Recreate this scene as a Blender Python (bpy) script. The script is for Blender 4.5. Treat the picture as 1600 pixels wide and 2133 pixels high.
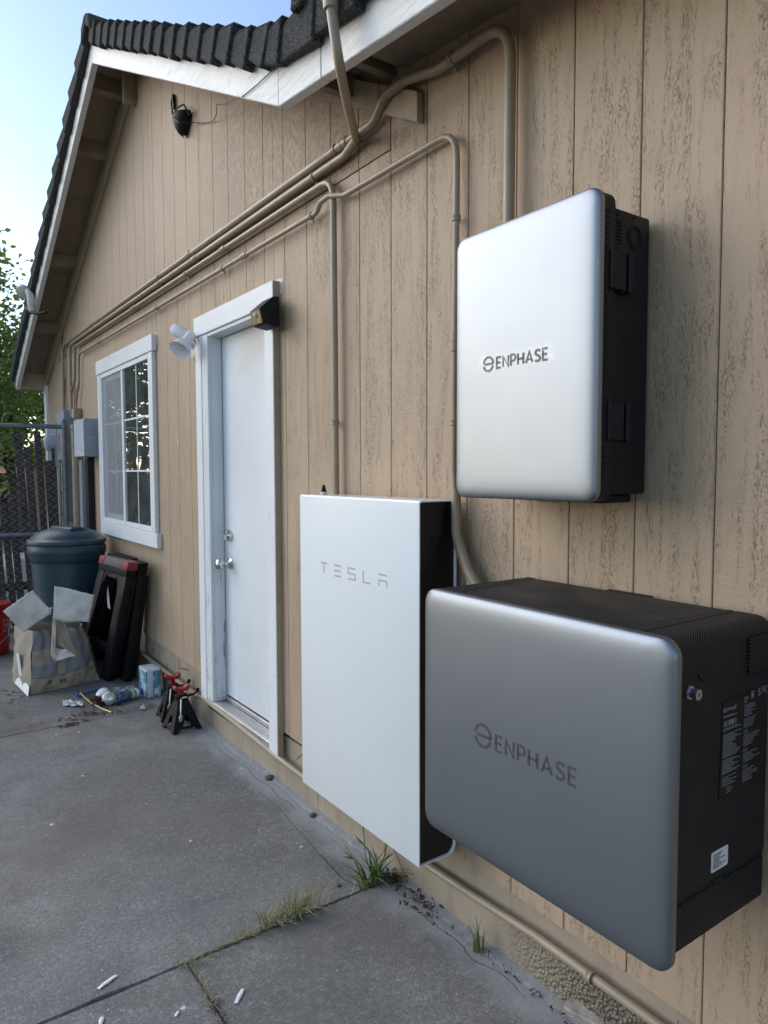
import bpy, bmesh, math, random
from mathutils import Vector, Matrix
PI = math.pi
rnd = random.Random(7)
SC = bpy.context.scene
COL = SC.collection
for o in list(bpy.data.objects):
    bpy.data.objects.remove(o)

# ------------------------------------------------------------------ camera, sky, sun, exposure
YAW, PITCH, ROLL = 0.615387689, -0.0583479354, -0.00221945888
fw = Vector((math.sin(YAW)*math.cos(PITCH), math.cos(YAW)*math.cos(PITCH), math.sin(PITCH)))
rt = Vector((math.cos(YAW), -math.sin(YAW), 0)); up = rt.cross(fw)
r2 = rt*math.cos(ROLL) + up*math.sin(ROLL); u2 = -rt*math.sin(ROLL) + up*math.cos(ROLL)
cam = bpy.data.objects.new('camera', bpy.data.cameras.new('camera')); COL.objects.link(cam)
M3 = Matrix((r2, u2, -fw)).transposed()
cam.matrix_world = Matrix.Translation((-1.4987, 0, 1.5)) @ M3.to_4x4()
cam.data.sensor_width = 36; cam.data.sensor_fit = 'VERTICAL'; cam.data.sensor_height = 36
cam.data.lens = 1469.76/2133*36
cam.data.clip_start = 0.05; cam.data.clip_end = 600
SC.camera = cam

SUN_EL, SUN_AZ = math.radians(25), math.radians(-28)      # azimuth from +Y (along the wall), negative = towards the yard
wd = bpy.data.worlds.new('World'); SC.world = wd; wd.use_nodes = True
wn = wd.node_tree; bg = wn.nodes['Background']
sky = wn.nodes.new('ShaderNodeTexSky'); sky.sky_type = 'NISHITA'; sky.sun_disc = False
sky.sun_elevation = SUN_EL; sky.sun_rotation = SUN_AZ; sky.air_density = 1.0; sky.dust_density = 0.7; sky.ozone_density = 1.3
wn.links.new(sky.outputs[0], bg.inputs[0]); bg.inputs[1].default_value = .128
sl = bpy.data.lights.new('sun', 'SUN'); sun = bpy.data.objects.new('sun', sl); COL.objects.link(sun)
sl.energy = 1.5; sl.angle = math.radians(80); sl.color = (1.0, 0.98, 0.96)
sd = Vector((math.sin(SUN_AZ)*math.cos(SUN_EL), math.cos(SUN_AZ)*math.cos(SUN_EL), math.sin(SUN_EL)))
sun.rotation_euler = sd.to_track_quat('Z', 'Y').to_euler()
vs = SC.view_settings
vs.view_transform = 'Standard'; vs.look = 'None'; vs.exposure = 1.0; vs.gamma = 1.0; vs.use_curve_mapping = False

# ------------------------------------------------------------------ object helpers
def tag(o, label=None, cat=None, group=None, kind=None):
    if label: o['label'] = label
    if cat: o['category'] = cat
    if group: o['group'] = group
    if kind: o['kind'] = kind
    return o
def empty(name, loc, label=None, cat=None, group=None, kind=None, parent=None):
    o = bpy.data.objects.new(name, None); COL.objects.link(o); o.location = loc; o.empty_display_size = .05
    if parent: adopt(o, parent)
    return tag(o, label, cat, group, kind)
def wpos(o):
    v = Vector(o.location); p = o.parent
    return v if p is None else v      # locations are kept in world metres, see adopt
def adopt(o, parent):
    o.parent = parent
    o.matrix_parent_inverse = WORLD[parent].inverted() if parent in WORLD else Matrix.Translation(parent.location).inverted()
WORLD = {}
def link(name, me, parent=None):
    o = bpy.data.objects.new(name, me); COL.objects.link(o)
    if parent: adopt(o, parent)
    return o
def children(o): return [c for c in bpy.data.objects if c.parent == o]
class MB:
    """collects shapes in world metres and links them as one mesh"""
    def __init__(s): s.bm = bmesh.new()
    def face(s, pts): 
        vs_ = [s.bm.verts.new(p) for p in pts]
        return s.bm.faces.new(vs_)
    def hexa(s, p, bev=0, seg=1):
        """8 corners: 4 of one end, 4 of the other end, same winding"""
        t = bmesh.new(); v = [t.verts.new(q) for q in p]
        for f in ((0,3,2,1),(4,5,6,7),(0,1,5,4),(1,2,6,5),(2,3,7,6),(3,0,4,7)): t.faces.new([v[i] for i in f])
        bmesh.ops.recalc_face_normals(t, faces=t.faces)
        if bev: bmesh.ops.bevel(t, geom=t.edges[:], offset=bev, segments=seg, affect='EDGES', profile=.5)
        s.add(t); return s
    def box(s, x0, x1, y0, y1, z0, z1, bev=0, seg=1):
        return s.hexa([(x0,y0,z0),(x1,y0,z0),(x1,y1,z0),(x0,y1,z0),(x0,y0,z1),(x1,y0,z1),(x1,y1,z1),(x0,y1,z1)], bev, seg)
    def obox(s, c, ax, ay, az, bev=0, seg=1):
        """oriented box: centre and three half-axis vectors"""
        c, ax, ay, az = map(Vector, (c, ax, ay, az)); P = []
        for k in (-1, 1):
            for i, j in ((-1,-1),(1,-1),(1,1),(-1,1)): P.append(c+ax*i+ay*j+az*k)
        return s.hexa(P, bev, seg)
    def add(s, t):
        me = bpy.data.meshes.new('t'); t.to_mesh(me); t.free(); s.bm.from_mesh(me); bpy.data.meshes.remove(me)
    def prism(s, poly, axis, a0, a1, bev=0, seg=1):
        """2-D polygon extruded along axis x ('yz'), y ('xz') or z ('xy')"""
        def m(p, a): return {'x': (a, p[0], p[1]), 'y': (p[0], a, p[1]), 'z': (p[0], p[1], a)}[axis]
        t = bmesh.new()
        A = [t.verts.new(m(p, a0)) for p in poly]; B = [t.verts.new(m(p, a1)) for p in poly]
        t.faces.new(A); t.faces.new(B[::-1]); n = len(poly)
        for i in range(n): t.faces.new((A[i], B[i], B[(i+1) % n], A[(i+1) % n]))
        bmesh.ops.recalc_face_normals(t, faces=t.faces)
        if bev: bmesh.ops.bevel(t, geom=t.edges[:], offset=bev, segments=seg, affect='EDGES', profile=.5)
        s.add(t); return s
    def tube(s, pts, r, seg=8, cap=True):
        P = [Vector(p) for p in pts]; n = len(P); R = r if isinstance(r, (list, tuple)) else [r]*n
        rings = []; prev = None
        for i in range(n):
            d = (P[min(i+1, n-1)]-P[max(i-1, 0)]).normalized()
            if prev is None: a = d.orthogonal().normalized()
            else:
                a = (prev-d*prev.dot(d)); a = a.normalized() if a.length > 1e-6 else d.orthogonal().normalized()
            prev = a; b = d.cross(a)
            rings.append([s.bm.verts.new(P[i]+(a*math.cos(2*PI*k/seg)+b*math.sin(2*PI*k/seg))*R[i]) for k in range(seg)])
        for i in range(n-1):
            for k in range(seg):
                s.bm.faces.new((rings[i][k], rings[i][(k+1) % seg], rings[i+1][(k+1) % seg], rings[i+1][k]))
        if cap:
            s.bm.faces.new(rings[0][::-1]); s.bm.faces.new(rings[-1])
        return s
    def lathe(s, prof, c=(0,0,0), axis=(0,0,1), seg=24, sx=1, sy=1):
        ax = Vector(axis).normalized(); a = ax.orthogonal().normalized() if abs(ax.z) < .999 else Vector((1,0,0)); b = ax.cross(a); c = Vector(c)
        rings = []
        for (r, h) in prof:
            if r < 1e-6: rings.append([s.bm.verts.new(c+ax*h)])
            else: rings.append([s.bm.verts.new(c+ax*h+a*r*sx*math.cos(2*PI*k/seg)+b*r*sy*math.sin(2*PI*k/seg)) for k in range(seg)])
        for i in range(len(rings)-1):
            A, B = rings[i], rings[i+1]
            for k in range(seg):
                k2 = (k+1) % seg
                if len(A) == 1 and len(B) == 1: continue
                if len(A) == 1: s.bm.faces.new((A[0], B[k2], B[k]))
                elif len(B) == 1: s.bm.faces.new((A[k], A[k2], B[0]))
                else: s.bm.faces.new((A[k], A[k2], B[k2], B[k]))
        return s
    def grid(s, fn, nu, nv):
        V = [[s.bm.verts.new(fn(i/nu, j/nv)) for j in range(nv+1)] for i in range(nu+1)]
        for i in range(nu):
            for j in range(nv): s.bm.faces.new((V[i][j], V[i+1][j], V[i+1][j+1], V[i][j+1]))
        return s
    def build(s, name, mat, parent=None, smooth=0, label=None, solid=0, kind=None, recalc=True):
        me = bpy.data.meshes.new(name)
        if recalc: bmesh.ops.recalc_face_normals(s.bm, faces=s.bm.faces)
        s.bm.to_mesh(me); s.bm.free()
        for m in (mat if isinstance(mat, (list, tuple)) else [mat]): me.materials.append(m)
        o = link(name, me, parent)
        if smooth:
            me.polygons.foreach_set('use_smooth', [True]*len(me.polygons))
            me.set_sharp_from_angle(angle=math.radians(smooth))
        if solid:
            md = o.modifiers.new('thickness', 'SOLIDIFY'); md.thickness = solid; md.offset = 0
        if label: o['label'] = label
        if kind: o['kind'] = kind
        return o
def edge_mat(o, m, ax=1, sign=-1):
    """second paint on the faces that look one way (trim edges were painted with the wall)"""
    o.data.materials.append(m)
    for p in o.data.polygons:
        if p.normal[ax]*sign > .8: p.material_index = 1
    return o
def arc(cx, cy, r, a0, a1, n=8): return [(cx+r*math.cos(math.radians(a0+(a1-a0)*i/n)), cy+r*math.sin(math.radians(a0+(a1-a0)*i/n))) for i in range(n+1)]
def rrect(w, h, r, n=6, d=0, grow=None):
    """rounded rectangle centred on 0 inset by d"""
    w, h = w/2-d, h/2-d; r = max(r-d, .0005) if grow is None else r+d*grow; P = []
    for cx, cy, a in ((w-r, h-r, 0), (-w+r, h-r, 90), (-w+r, -h+r, 180), (w-r, -h+r, 270)): P += arc(cx, cy, r, a, a+90, n)
    return P
def bend(pts, r, n=5):
    """round the corners of a polyline with radius r (number or list)"""
    P = [Vector(p) for p in pts]; out = [P[0]]
    for i in range(1, len(P)-1):
        ri = r[i] if isinstance(r, list) else r
        a, b, c = P[i-1], P[i], P[i+1]; u, v = (a-b), (c-b); ang = u.angle(v)
        t = min(ri/max(math.tan(ang/2), .05), u.length*.49, v.length*.49)
        p, q = b+u.normalized()*t, b+v.normalized()*t
        for k in range(n+1):
            f = k/n; out.append((1-f)**2*p+2*f*(1-f)*b+f*f*q)
    out.append(P[-1]); return out
def ribbon(mb, line, w, fn):
    """stroke of width w along a 2-D line, mapped to space by fn(u,v,h); h = 0 base, 1 face"""
    L = [Vector(p) for p in line]; n = len(L); A = []; B = []
    closed = (L[0]-L[-1]).length < 1e-6
    for i in range(n):
        d0 = (L[i]-L[i-1]).normalized() if i > 0 else ((L[0]-L[-2]).normalized() if closed else None)
        d1 = (L[i+1]-L[i]).normalized() if i < n-1 else ((L[1]-L[0]).normalized() if closed else None)
        d0 = d0 or d1; d1 = d1 or d0
        n0 = Vector((-d0.y, d0.x)); n1 = Vector((-d1.y, d1.x)); m = (n0+n1); m = m.normalized() if m.length > .01 else n0
        k = min(1/max(m.dot(n0), .35), 1.22)
        A.append(L[i]+m*w/2*k); B.append(L[i]-m*w/2*k)
    bm = mb.bm
    va = [bm.verts.new(fn(p.x, p.y, 1)) for p in A]; vb = [bm.verts.new(fn(p.x, p.y, 1)) for p in B]
    ua = [bm.verts.new(fn(p.x, p.y, 0)) for p in A]; ub = [bm.verts.new(fn(p.x, p.y, 0)) for p in B]
    for i in range(n-1):
        bm.faces.new((va[i], va[i+1], vb[i+1], vb[i])); bm.faces.new((ua[i], va[i], va[i+1], ua[i+1])) if False else None
        bm.faces.new((ua[i], ua[i+1], va[i+1], va[i])); bm.faces.new((vb[i], vb[i+1], ub[i+1], ub[i]))
    bm.faces.new((ua[0], va[0], vb[0], ub[0])); bm.faces.new((ub[-1], vb[-1], va[-1], ua[-1]))

# ------------------------------------------------------------------ materials
class Mt:
    def __init__(s, name, col=(.5,.5,.5), rough=.6, metal=0, spec=.5, coat=0):
        s.m = bpy.data.materials.new(name); s.m.use_nodes = True; s.nt = s.m.node_tree; s.b = s.nt.nodes['Principled BSDF']
        s.set('Base Color', (*col, 1)); s.set('Roughness', rough); s.set('Metallic', metal); s.set('Specular IOR Level', spec); s.set('Coat Weight', coat)
        s.co = s.nt.nodes.new('ShaderNodeTexCoord').outputs['Object']
    def set(s, k, v):
        if hasattr(v, 'is_output'): s.nt.links.new(v, s.b.inputs[k])
        else: s.b.inputs[k].default_value = v
        return s
    def node(s, t, ins=None, **kw):
        n = s.nt.nodes.new(t)
        for k, v in kw.items(): setattr(n, k, v)
        for k, v in (ins or {}).items():
            if hasattr(v, 'is_output'): s.nt.links.new(v, n.inputs[k])
            else: n.inputs[k].default_value = v
        return n
    def mp(s, scale=(1,1,1), loc=(0,0,0), vec=None, rot=(0,0,0)):
        return s.node('ShaderNodeMapping', {'Vector': vec or s.co, 'Scale': scale, 'Location': loc, 'Rotation': rot}).outputs[0]
    def noise(s, sc, det=4, vec=None, rough=.55, dist=0):
        return s.node('ShaderNodeTexNoise', {'Vector': vec or s.co, 'Scale': sc, 'Detail': det, 'Roughness': rough, 'Distortion': dist}).outputs[0]
    def vor(s, sc, vec=None, feature='F1', out=0, rand=1):
        return s.node('ShaderNodeTexVoronoi', {'Vector': vec or s.co, 'Scale': sc, 'Randomness': rand}, feature=feature).outputs[out]
    def rng(s, v, a, b, c=0., d=1.):
        return s.node('ShaderNodeMapRange', {0: v, 1: a, 2: b, 3: c, 4: d}).outputs[0]
    def math(s, op, a, b=0., c=0.):
        n = s.node('ShaderNodeMath', operation=op)
        for i, v in enumerate((a, b, c)):
            if hasattr(v, 'is_output'): s.nt.links.new(v, n.inputs[i])
            else: n.inputs[i].default_value = v
        return n.outputs[0]
    def mix(s, f, a, b, bt='MIX'):
        n = s.node('ShaderNodeMix', data_type='RGBA', blend_type=bt)
        for k, v in ((0, f), (6, a), (7, b)):
            if hasattr(v, 'is_output'): s.nt.links.new(v, n.inputs[k])
            else: n.inputs[k].default_value = (*v, 1) if isinstance(v, tuple) and len(v) == 3 else v
        return n.outputs[2]
    def xyz(s, vec=None):
        n = s.node('ShaderNodeSeparateXYZ', {0: vec or s.co}); return n.outputs
    def bump(s, h, strength=.5, dist=.002, prev=None):
        ins = {'Height': h, 'Strength': strength, 'Distance': dist}
        if prev: ins['Normal'] = prev
        n = s.node('ShaderNodeBump', ins).outputs[0]; s.set('Normal', n); return n
    def rand(s): return s.node('ShaderNodeObjectInfo').outputs['Random']
def plain(name, col, rough=.5, metal=0, var=.15, sc=30, bump=.0, bsc=200, bd=.001, spec=.5, coat=0):
    """paint, plastic or metal with slight uneven colour, dirt-driven gloss and fine relief"""
    t = Mt(name, col, rough, metal, spec, coat)
    n = t.noise(sc, 5)
    t.set('Base Color', t.mix(t.rng(n, .3, .7), tuple(c*(1-var) for c in col), tuple(min(1, c*(1+var)) for c in col)))
    t.set('Roughness', t.rng(t.noise(sc*.6, 4), .3, .7, max(.03, rough-.08), min(1, rough+.08)))
    if bump: t.bump(t.noise(bsc, 3), bump, bd)
    return t.m

def siding_mat(name, col, upper=False):
    t = Mt(name, col, .55, 0, .4)
    off = t.node('ShaderNodeCombineXYZ', {0: 0., 1: t.math('MULTIPLY', t.rand(), 13.), 2: t.math('MULTIPLY', t.rand(), 37.)}).outputs[0]
    v = t.node('ShaderNodeVectorMath', {0: t.co, 1: off}, operation='ADD').outputs[0]
    y_ = t.xyz()[1]
    fine = t.noise(1, 3, t.mp((1, 480, 30), vec=v), .6)                     # sawn vertical grain
    cath = t.noise(1, 4, t.mp((1, 60, 3.4), vec=v), .6, .8)                 # long cathedral grain
    rid = t.noise(1, 5, t.mp((1, 95, 30), vec=v), .62, .9)                  # wormy checks in the face veneer
    ridge = t.rng(t.math('ABSOLUTE', t.math('SUBTRACT', rid, .5)), .030, .006)
    speck = t.rng(t.noise(1, 4, t.mp((1, 230, 105), vec=v), .7, .5), .575, .65)
    vein = t.noise(1, 4, t.mp((1, 15, 1.5), vec=v), .62, 1.4)               # they come in vertical figured bands
    patch = t.math('MULTIPLY', t.rng(vein, .42, .60), t.rng(t.noise(1, 4, t.mp((1, 40, 9), vec=v), .7), .36, .60))
    crack = t.math('MULTIPLY', t.math('MAXIMUM', t.math('MULTIPLY', ridge, .42), speck), t.rng(t.noise(1, 3, t.mp((1, 120, 70), vec=v), .6), .36, .55))
    if upper:
        crack = t.math('MAXIMUM', t.math('MULTIPLY', speck, .8), t.math('MULTIPLY', t.rng(t.noise(1, 4, t.mp((1, 240, 36), vec=v, rot=(math.radians(50), 0, 0)), .7, .3), .50, .62), t.rng(y_, 4.2, 2.6)))
        patch = t.rng(t.noise(30, 3), .25, .6)
    dents = t.math('MULTIPLY', crack, patch)
    saw = t.noise(1, 3, t.mp((1, 6, 190), vec=v), .6)                       # cross saw marks
    sawm = t.rng(t.noise(1, 2, t.mp((1, 3, 1.2), vec=v)), .45, .6)
    h = t.math('ADD', t.math('MULTIPLY', fine, .2), t.math('ADD', t.math('MULTIPLY', cath, .3), t.math('ADD', t.math('MULTIPLY', dents, -1.0 if not upper else -.6), t.math('MULTIPLY', t.math('MULTIPLY', saw, sawm), .5))))
    t.bump(h, .85, .0042)
    big = t.noise(1.1, 5)
    c = t.mix(t.rng(big, .3, .7), tuple(x*.88 for x in col), tuple(x*1.07 for x in col))
    c = t.mix(t.math('MULTIPLY', t.rng(cath, .42, .7), .16), c, tuple(x*y for x, y in zip(col, (.84, .80, .76))))
    c = t.mix(t.math('MULTIPLY', dents, .40 if not upper else .14), c, tuple(x*y for x, y in zip(col, (.46, .42, .39))))
    # weathering: thin paint showing brown grain low on the wall, paint touch-up scuffs
    x, y, z = t.xyz()
    wear = t.math('MULTIPLY', t.math('MULTIPLY', t.rng(t.noise(1, 5, t.mp((1, 90, 5), vec=v), .7), .50, .66), t.rng(t.noise(1, 3, t.mp((1, 7, .9)), .6), .42, .6)), t.math('MULTIPLY', t.rng(z, 2.3, .8), t.rng(y, 2.4, 3.9, .12, .9)))
    c = t.mix(t.math('MULTIPLY', wear, .42), c, tuple(x_*y_ for x_, y_ in zip(col, (.62, .53, .45))))
    nn = t.noise(1, 5, t.mp((1, 34, 7)), .7); n3 = t.noise(26, 4, rough=.7)
    line = t.rng(t.math('ABSOLUTE', t.math('SUBTRACT', t.math('ADD', y, t.math('MULTIPLY', n3, .03)), 4.355)), .012, .004)
    scuff = t.math('MULTIPLY', t.math('MULTIPLY', line, t.rng(nn, .54, .60)), t.math('MULTIPLY', t.rng(z, 2.16, 2.1), t.rng(z, 1.35, 1.42)))
    def over(y0, y1, z0):
        q = t.math('ADD', z, t.math('MULTIPLY', t.noise(11, 4), -.05))
        return t.math('MULTIPLY', t.math('MULTIPLY', t.rng(q, z0-.004, z0-.010), t.rng(z, z0-.06, z0-.05)), t.math('MULTIPLY', t.rng(y, y0, y0+.01), t.rng(y, y1, y1-.01)))
    scuff = t.math('MAXIMUM', scuff, t.math('MAXIMUM', over(2.91, 3.95, 2.355), over(4.69, 6.22, 2.395)))
    c = t.mix(t.math('MULTIPLY', scuff, .85), c, (.70, .71, .72))
    t.set('Base Color', c)
    t.set('Roughness', t.rng(fine, .3, .7, .5, .68))
    return t.m
TAN = (.435, .320, .218)
m_siding = siding_mat('siding paint', TAN)
m_siding_up = siding_mat('upper siding paint', (.430, .316, .214), True)
m_conduit = plain('conduit paint', (.31, .245, .172), .42, 0, .10, 14, .25, 120, .0008)
def foundation_mat():
    t = Mt('foundation stucco', (.34, .26, .18), .8)
    x, y, z = t.xyz()
    ag = t.math('MULTIPLY', t.rng(y, 1.55, 1.15), t.rng(z, .135, .115))
    peb = t.vor(95, feature='F1'); peb2 = t.vor(140)
    n = t.noise(60, 5); pit = t.rng(t.noise(28, 6, rough=.7), .66, .72)
    h = t.math('ADD', t.math('MULTIPLY', n, .35), t.math('ADD', t.math('MULTIPLY', pit, -.6), t.math('MULTIPLY', t.math('MULTIPLY', peb, ag), -4.)))
    t.bump(h, .9, .005)
    c = t.mix(t.rng(t.noise(3, 5), .3, .7), (.29, .235, .172), (.37, .30, .225))
    c = t.mix(t.math('MULTIPLY', t.rng(t.noise(1, 4, t.mp((1, 14, 2))), .5, .75), .5), c, (.2, .155, .115))
    crk = t.math('MULTIPLY', t.rng(t.vor(5.5, t.mp((1, 1, .45), vec=None), 'DISTANCE_TO_EDGE'), .012, .004), t.rng(t.noise(2.3, 2), .55, .6))
    c = t.mix(t.math('MAXIMUM', t.math('MULTIPLY', pit, .7), crk), c, (.06, .05, .04))
    c = t.mix(t.math('MULTIPLY', t.rng(peb, .25, .6), t.math('MULTIPLY', ag, .8)), c, (.10, .085, .065))
    t.set('Base Color', c); return t.m
m_found = foundation_mat()
def white_paint(name, col, rough, peel=0, alli=1.):
    t = Mt(name, col, rough)
    w = t.noise(1, 4, t.mp((30, 9, 60), rot=(.3, 0, 0)), .65, 1.5)
    h = t.math('ADD', t.math('MULTIPLY', w, alli), t.math('MULTIPLY', t.noise(170, 3), .3))
    t.bump(h, .9, .004)
    c = t.mix(t.rng(t.noise(3, 5), .35, .7), tuple(x*.93 for x in col), col)
    c = t.mix(t.math('MULTIPLY', t.rng(t.noise(11, 6, rough=.7), .62, .7), .5), c, (.42, .36, .3))
    if peel:
        x, y, z = t.xyz()
        pk = t.rng(t.noise(1, 6, t.mp((60, 60, 5)), .7), .60-.02*peel, .63-.02*peel)
        c = t.mix(t.math('MULTIPLY', pk, t.rng(z, 1.35, .35)), c, (.17, .14, .11))
    t.set('Base Color', c); return t.m
m_fascia = white_paint('fascia paint', (.74, .74, .73), .45, 0, 1.3)
m_casing = white_paint('casing paint', (.76, .77, .79), .45, 0, .5)
m_jamb = white_paint('peeling jamb paint', (.66, .69, .70), .5, 1.2, .25)
m_trimtan = plain('tan trim paint', (.36, .285, .2), .5, 0, .12, 20, .5, 90, .002)
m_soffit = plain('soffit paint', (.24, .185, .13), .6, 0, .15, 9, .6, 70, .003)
def door_mat():
    t = Mt('door paint', (.74, .76, .79), .36)
    c = t.mix(t.rng(t.noise(2.2, 5), .35, .7), (.68, .70, .73), (.76, .78, .81))
    x, y, z = t.xyz()
    streak = t.rng(t.noise(1, 5, t.mp((1, 24, 1.3)), .6), .52, .75)
    c = t.mix(t.math('MULTIPLY', streak, .18), c, (.55, .52, .52))
    tan_top = t.math('MULTIPLY', t.rng(t.math('ADD', z, t.math('MULTIPLY', t.noise(7, 5), .3)), 2.12, 2.30), t.rng(y, 3.62, 3.40))
    c = t.mix(t.math('MULTIPLY', tan_top, .55), c, (.55, .47, .36))  # tan tint growing upward and towards lower y on the door
    hand = t.math('MULTIPLY', t.rng(y, 3.52, 3.68), t.math('MULTIPLY', t.rng(t.math('ABSOLUTE', t.math('SUBTRACT', z, 1.08)), .30, .05), t.rng(t.noise(14, 5, rough=.7), .40, .65)))
    c = t.mix(t.math('MULTIPLY', hand, .30), c, (.40, .38, .36))
    kick = t.math('MULTIPLY', t.rng(z, .55, .24), t.rng(t.noise(1, 5, t.mp((1, 20, 7)), .7), .45, .7))
    c = t.mix(t.math('MULTIPLY', kick, .30), c, (.42, .39, .35))
    scr = t.math('MULTIPLY', t.rng(t.vor(7, t.mp((1, 1, 1.6)), 'DISTANCE_TO_EDGE'), .010, .003), t.math('MULTIPLY', t.rng(z, .62, .6), t.rng(z, .46, .48)))
    c = t.mix(t.math('MULTIPLY', scr, t.math('MULTIPLY', t.rng(t.noise(5, 2), .5, .55), .6)), c, (.35, .35, .37))
    t.set('Base Color', c)
    t.bump(t.noise(1, 4, t.mp((1, 160, 9)), .6), .25, .001); return t.m
m_door = door_mat()
m_vinyl = plain('window vinyl', (.80, .81, .83), .35, 0, .04, 8)
m_alu = plain('threshold aluminium', (.50, .50, .52), .38, .9, .08, 20)
m_chrome = plain('satin nickel', (.62, .60, .57), .22, 1, .06, 20)
m_screw = plain('zinc', (.55, .56, .58), .35, 1, .1, 60)
def tile_mat():
    t = Mt('stone chip tile', (.03, .03, .032), .95, 0, .15)
    g = t.vor(260); r = t.vor(260, out=1)
    rr = t.node('ShaderNodeSeparateColor', {0: r}).outputs[0]
    c = t.mix(t.rng(rr, .1, .95), (.022, .022, .025), (.125, .123, .12))
    c = t.mix(t.math('MULTIPLY', t.rng(t.noise(5, 4), .4, .7), .4), c, (.03, .03, .033))
    t.set('Base Color', c); t.bump(g, 1, -.004); return t.m
m_tile = tile_mat()
def concrete_mat(name, k=1.):
    t = Mt(name, (.25, .25, .25), .85, 0, .35)
    x, y, z = t.xyz()
    a = t.noise(.9, 6, rough=.6); b = t.noise(4.2, 6, rough=.65); f = t.noise(90, 4, rough=.7)
    c = t.mix(t.rng(a, .36, .62), (.160*k, .156*k, .148*k), (.315*k, .303*k, .278*k))
    c = t.mix(t.math('MULTIPLY', t.rng(b, .40, .62), .6), c, (.145*k, .141*k, .136*k))
    blot = t.noise(.75, 4, t.mp((1, 1, 1), loc=(2.2, 1.15, 0)), .6, .8)
    c = t.mix(t.math('MULTIPLY', t.rng(blot, .50, .62), .62), c, (.118*k, .110*k, .100*k))
    pale = t.math('MULTIPLY', t.rng(t.noise(3.1, 6, t.mp((1, 1.6, 1), loc=(9, 3, 0)), .7, .5), .56, .66), t.rng(t.noise(34, 4, rough=.7), .40, .60))
    c = t.mix(t.math('MULTIPLY', pale, .55), c, (.42*k, .41*k, .385*k))
    c = t.mix(t.rng(f, .36, .64, 0, .72), c, (.105*k, .102*k, .098*k))
    c = t.mix(t.rng(t.noise(38, 5, rough=.75), .5, .72, 0, .45), c, (.35*k, .34*k, .315*k))
    agr = t.node('ShaderNodeSeparateColor', {0: t.vor(170, out=1)}).outputs
    sand = t.math('MULTIPLY', t.rng(t.vor(170), .36, .2), t.rng(agr[0], .74, .76))
    c = t.mix(t.math('MULTIPLY', sand, .65), c, (.52*k, .51*k, .48*k))
    dark = t.math('MULTIPLY', t.rng(t.vor(120), .32, .2), t.rng(agr[1], .82, .84))
    c = t.mix(t.math('MULTIPLY', dark, .75), c, (.045, .043, .04))
    c = t.mix(t.math('MULTIPLY', t.rng(t.noise(1.2, 5, t.mp((1, 1, 1), loc=(7, 5, 0)), .65), .48, .66), .5), c, (.16*k, .135*k, .115*k))
    # dried paint drips
    pv = t.vor(9, t.mp((1, 1, 1), loc=(3.3, 1.7, 0))); pr = t.node('ShaderNodeSeparateColor', {0: t.vor(9, t.mp((1, 1, 1), loc=(3.3, 1.7, 0)), out=1)}).outputs[0]
    drip = t.math('MULTIPLY', t.rng(t.math('ADD', pv, t.math('MULTIPLY', t.noise(60, 3), .14)), .155, .145), t.rng(pr, .86, .87))
    c = t.mix(t.math('MULTIPLY', drip, .8), c, (.62, .62, .6))
    # pale cement smear where the slab meets the house
    sm = t.math('MULTIPLY', t.rng(t.math('ADD', x, t.math('MULTIPLY', t.noise(7, 5), .16)), -.075, .02), .65)
    c = t.mix(sm, c, (.36*k, .37*k, .385*k))
    # brown leaf stain by the bin
    st = t.math('MULTIPLY', t.rng(t.noise(5, 6, rough=.7), .5, .68), t.math('MULTIPLY', t.rng(y, 4.25, 4.5), t.rng(y, 5.4, 4.9)))
    c = t.mix(t.math('MULTIPLY', st, .6), c, (.10, .065, .045))
    crk = t.math('MULTIPLY', t.rng(t.math('ADD', t.math('ABSOLUTE', t.math('SUBTRACT', t.math('ADD', x, t.math('MULTIPLY', t.noise(6, 5), .09)), -.02)), t.math('MULTIPLY', t.noise(70, 3), .002)), .0032, .0016), t.rng(t.noise(2.2, 2), .42, .5))
    c = t.mix(t.math('MULTIPLY', crk, .75), c, (.045, .043, .04))
    t.set('Base Color', c)
    h = t.math('ADD', t.math('MULTIPLY', f, .5), t.math('ADD', t.math('MULTIPLY', b, 1.5), t.math('MULTIPLY', crk, -1.5)))
    t.bump(h, .7, .004)
    t.set('Roughness', t.rng(b, .3, .7, .72, .92)); return t.m
m_conc = concrete_mat('patio concrete')
m_mortar = concrete_mat('crumbly mortar', 1.0)
m_dirt = plain('joint dirt', (.10, .088, .072), .95, 0, .5, 60, 1, 80, .006)
m_soil = plain('bare soil', (.09, .075, .055), .95, 0, .4, 6, .8, 30, .02)
def alu_mat(name, col, rough):
    t = Mt(name, col, rough, .92)
    n = t.noise(1, 3, t.mp((20, 6, 1400)), .6)
    sm = t.noise(6, 4)
    t.set('Roughness', t.rng(sm, .3, .7, rough-.008, rough+.012))
    c = t.mix(t.rng(t.noise(2.5, 4), .3, .7), tuple(x*.95 for x in col), col)
    dust = t.math('MULTIPLY', t.rng(t.vor(60), .1, .06), t.rng(t.node('ShaderNodeSeparateColor', {0: t.vor(60, out=1)}).outputs[0], .93, .94))
    t.set('Base Color', t.mix(dust, c, (.75, .75, .75)))
    t.bump(n, .03, .0003); return t.m
m_silver = alu_mat('brushed silver', (.33, .352, .38), .48)
m_silver2 = alu_mat('brushed steel grey', (.235, .26, .295), .42)
m_dark = plain('dark grey powder coat', (.011, .0125, .016), .5, 0, .15, 12, .3, 600, .0004, .3)
m_dark2 = plain('black slot', (.004, .004, .005), .8, 0, 0)
m_black = plain('black gloss', (.002, .002, .003), .4, 0, .1, 10)
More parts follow.
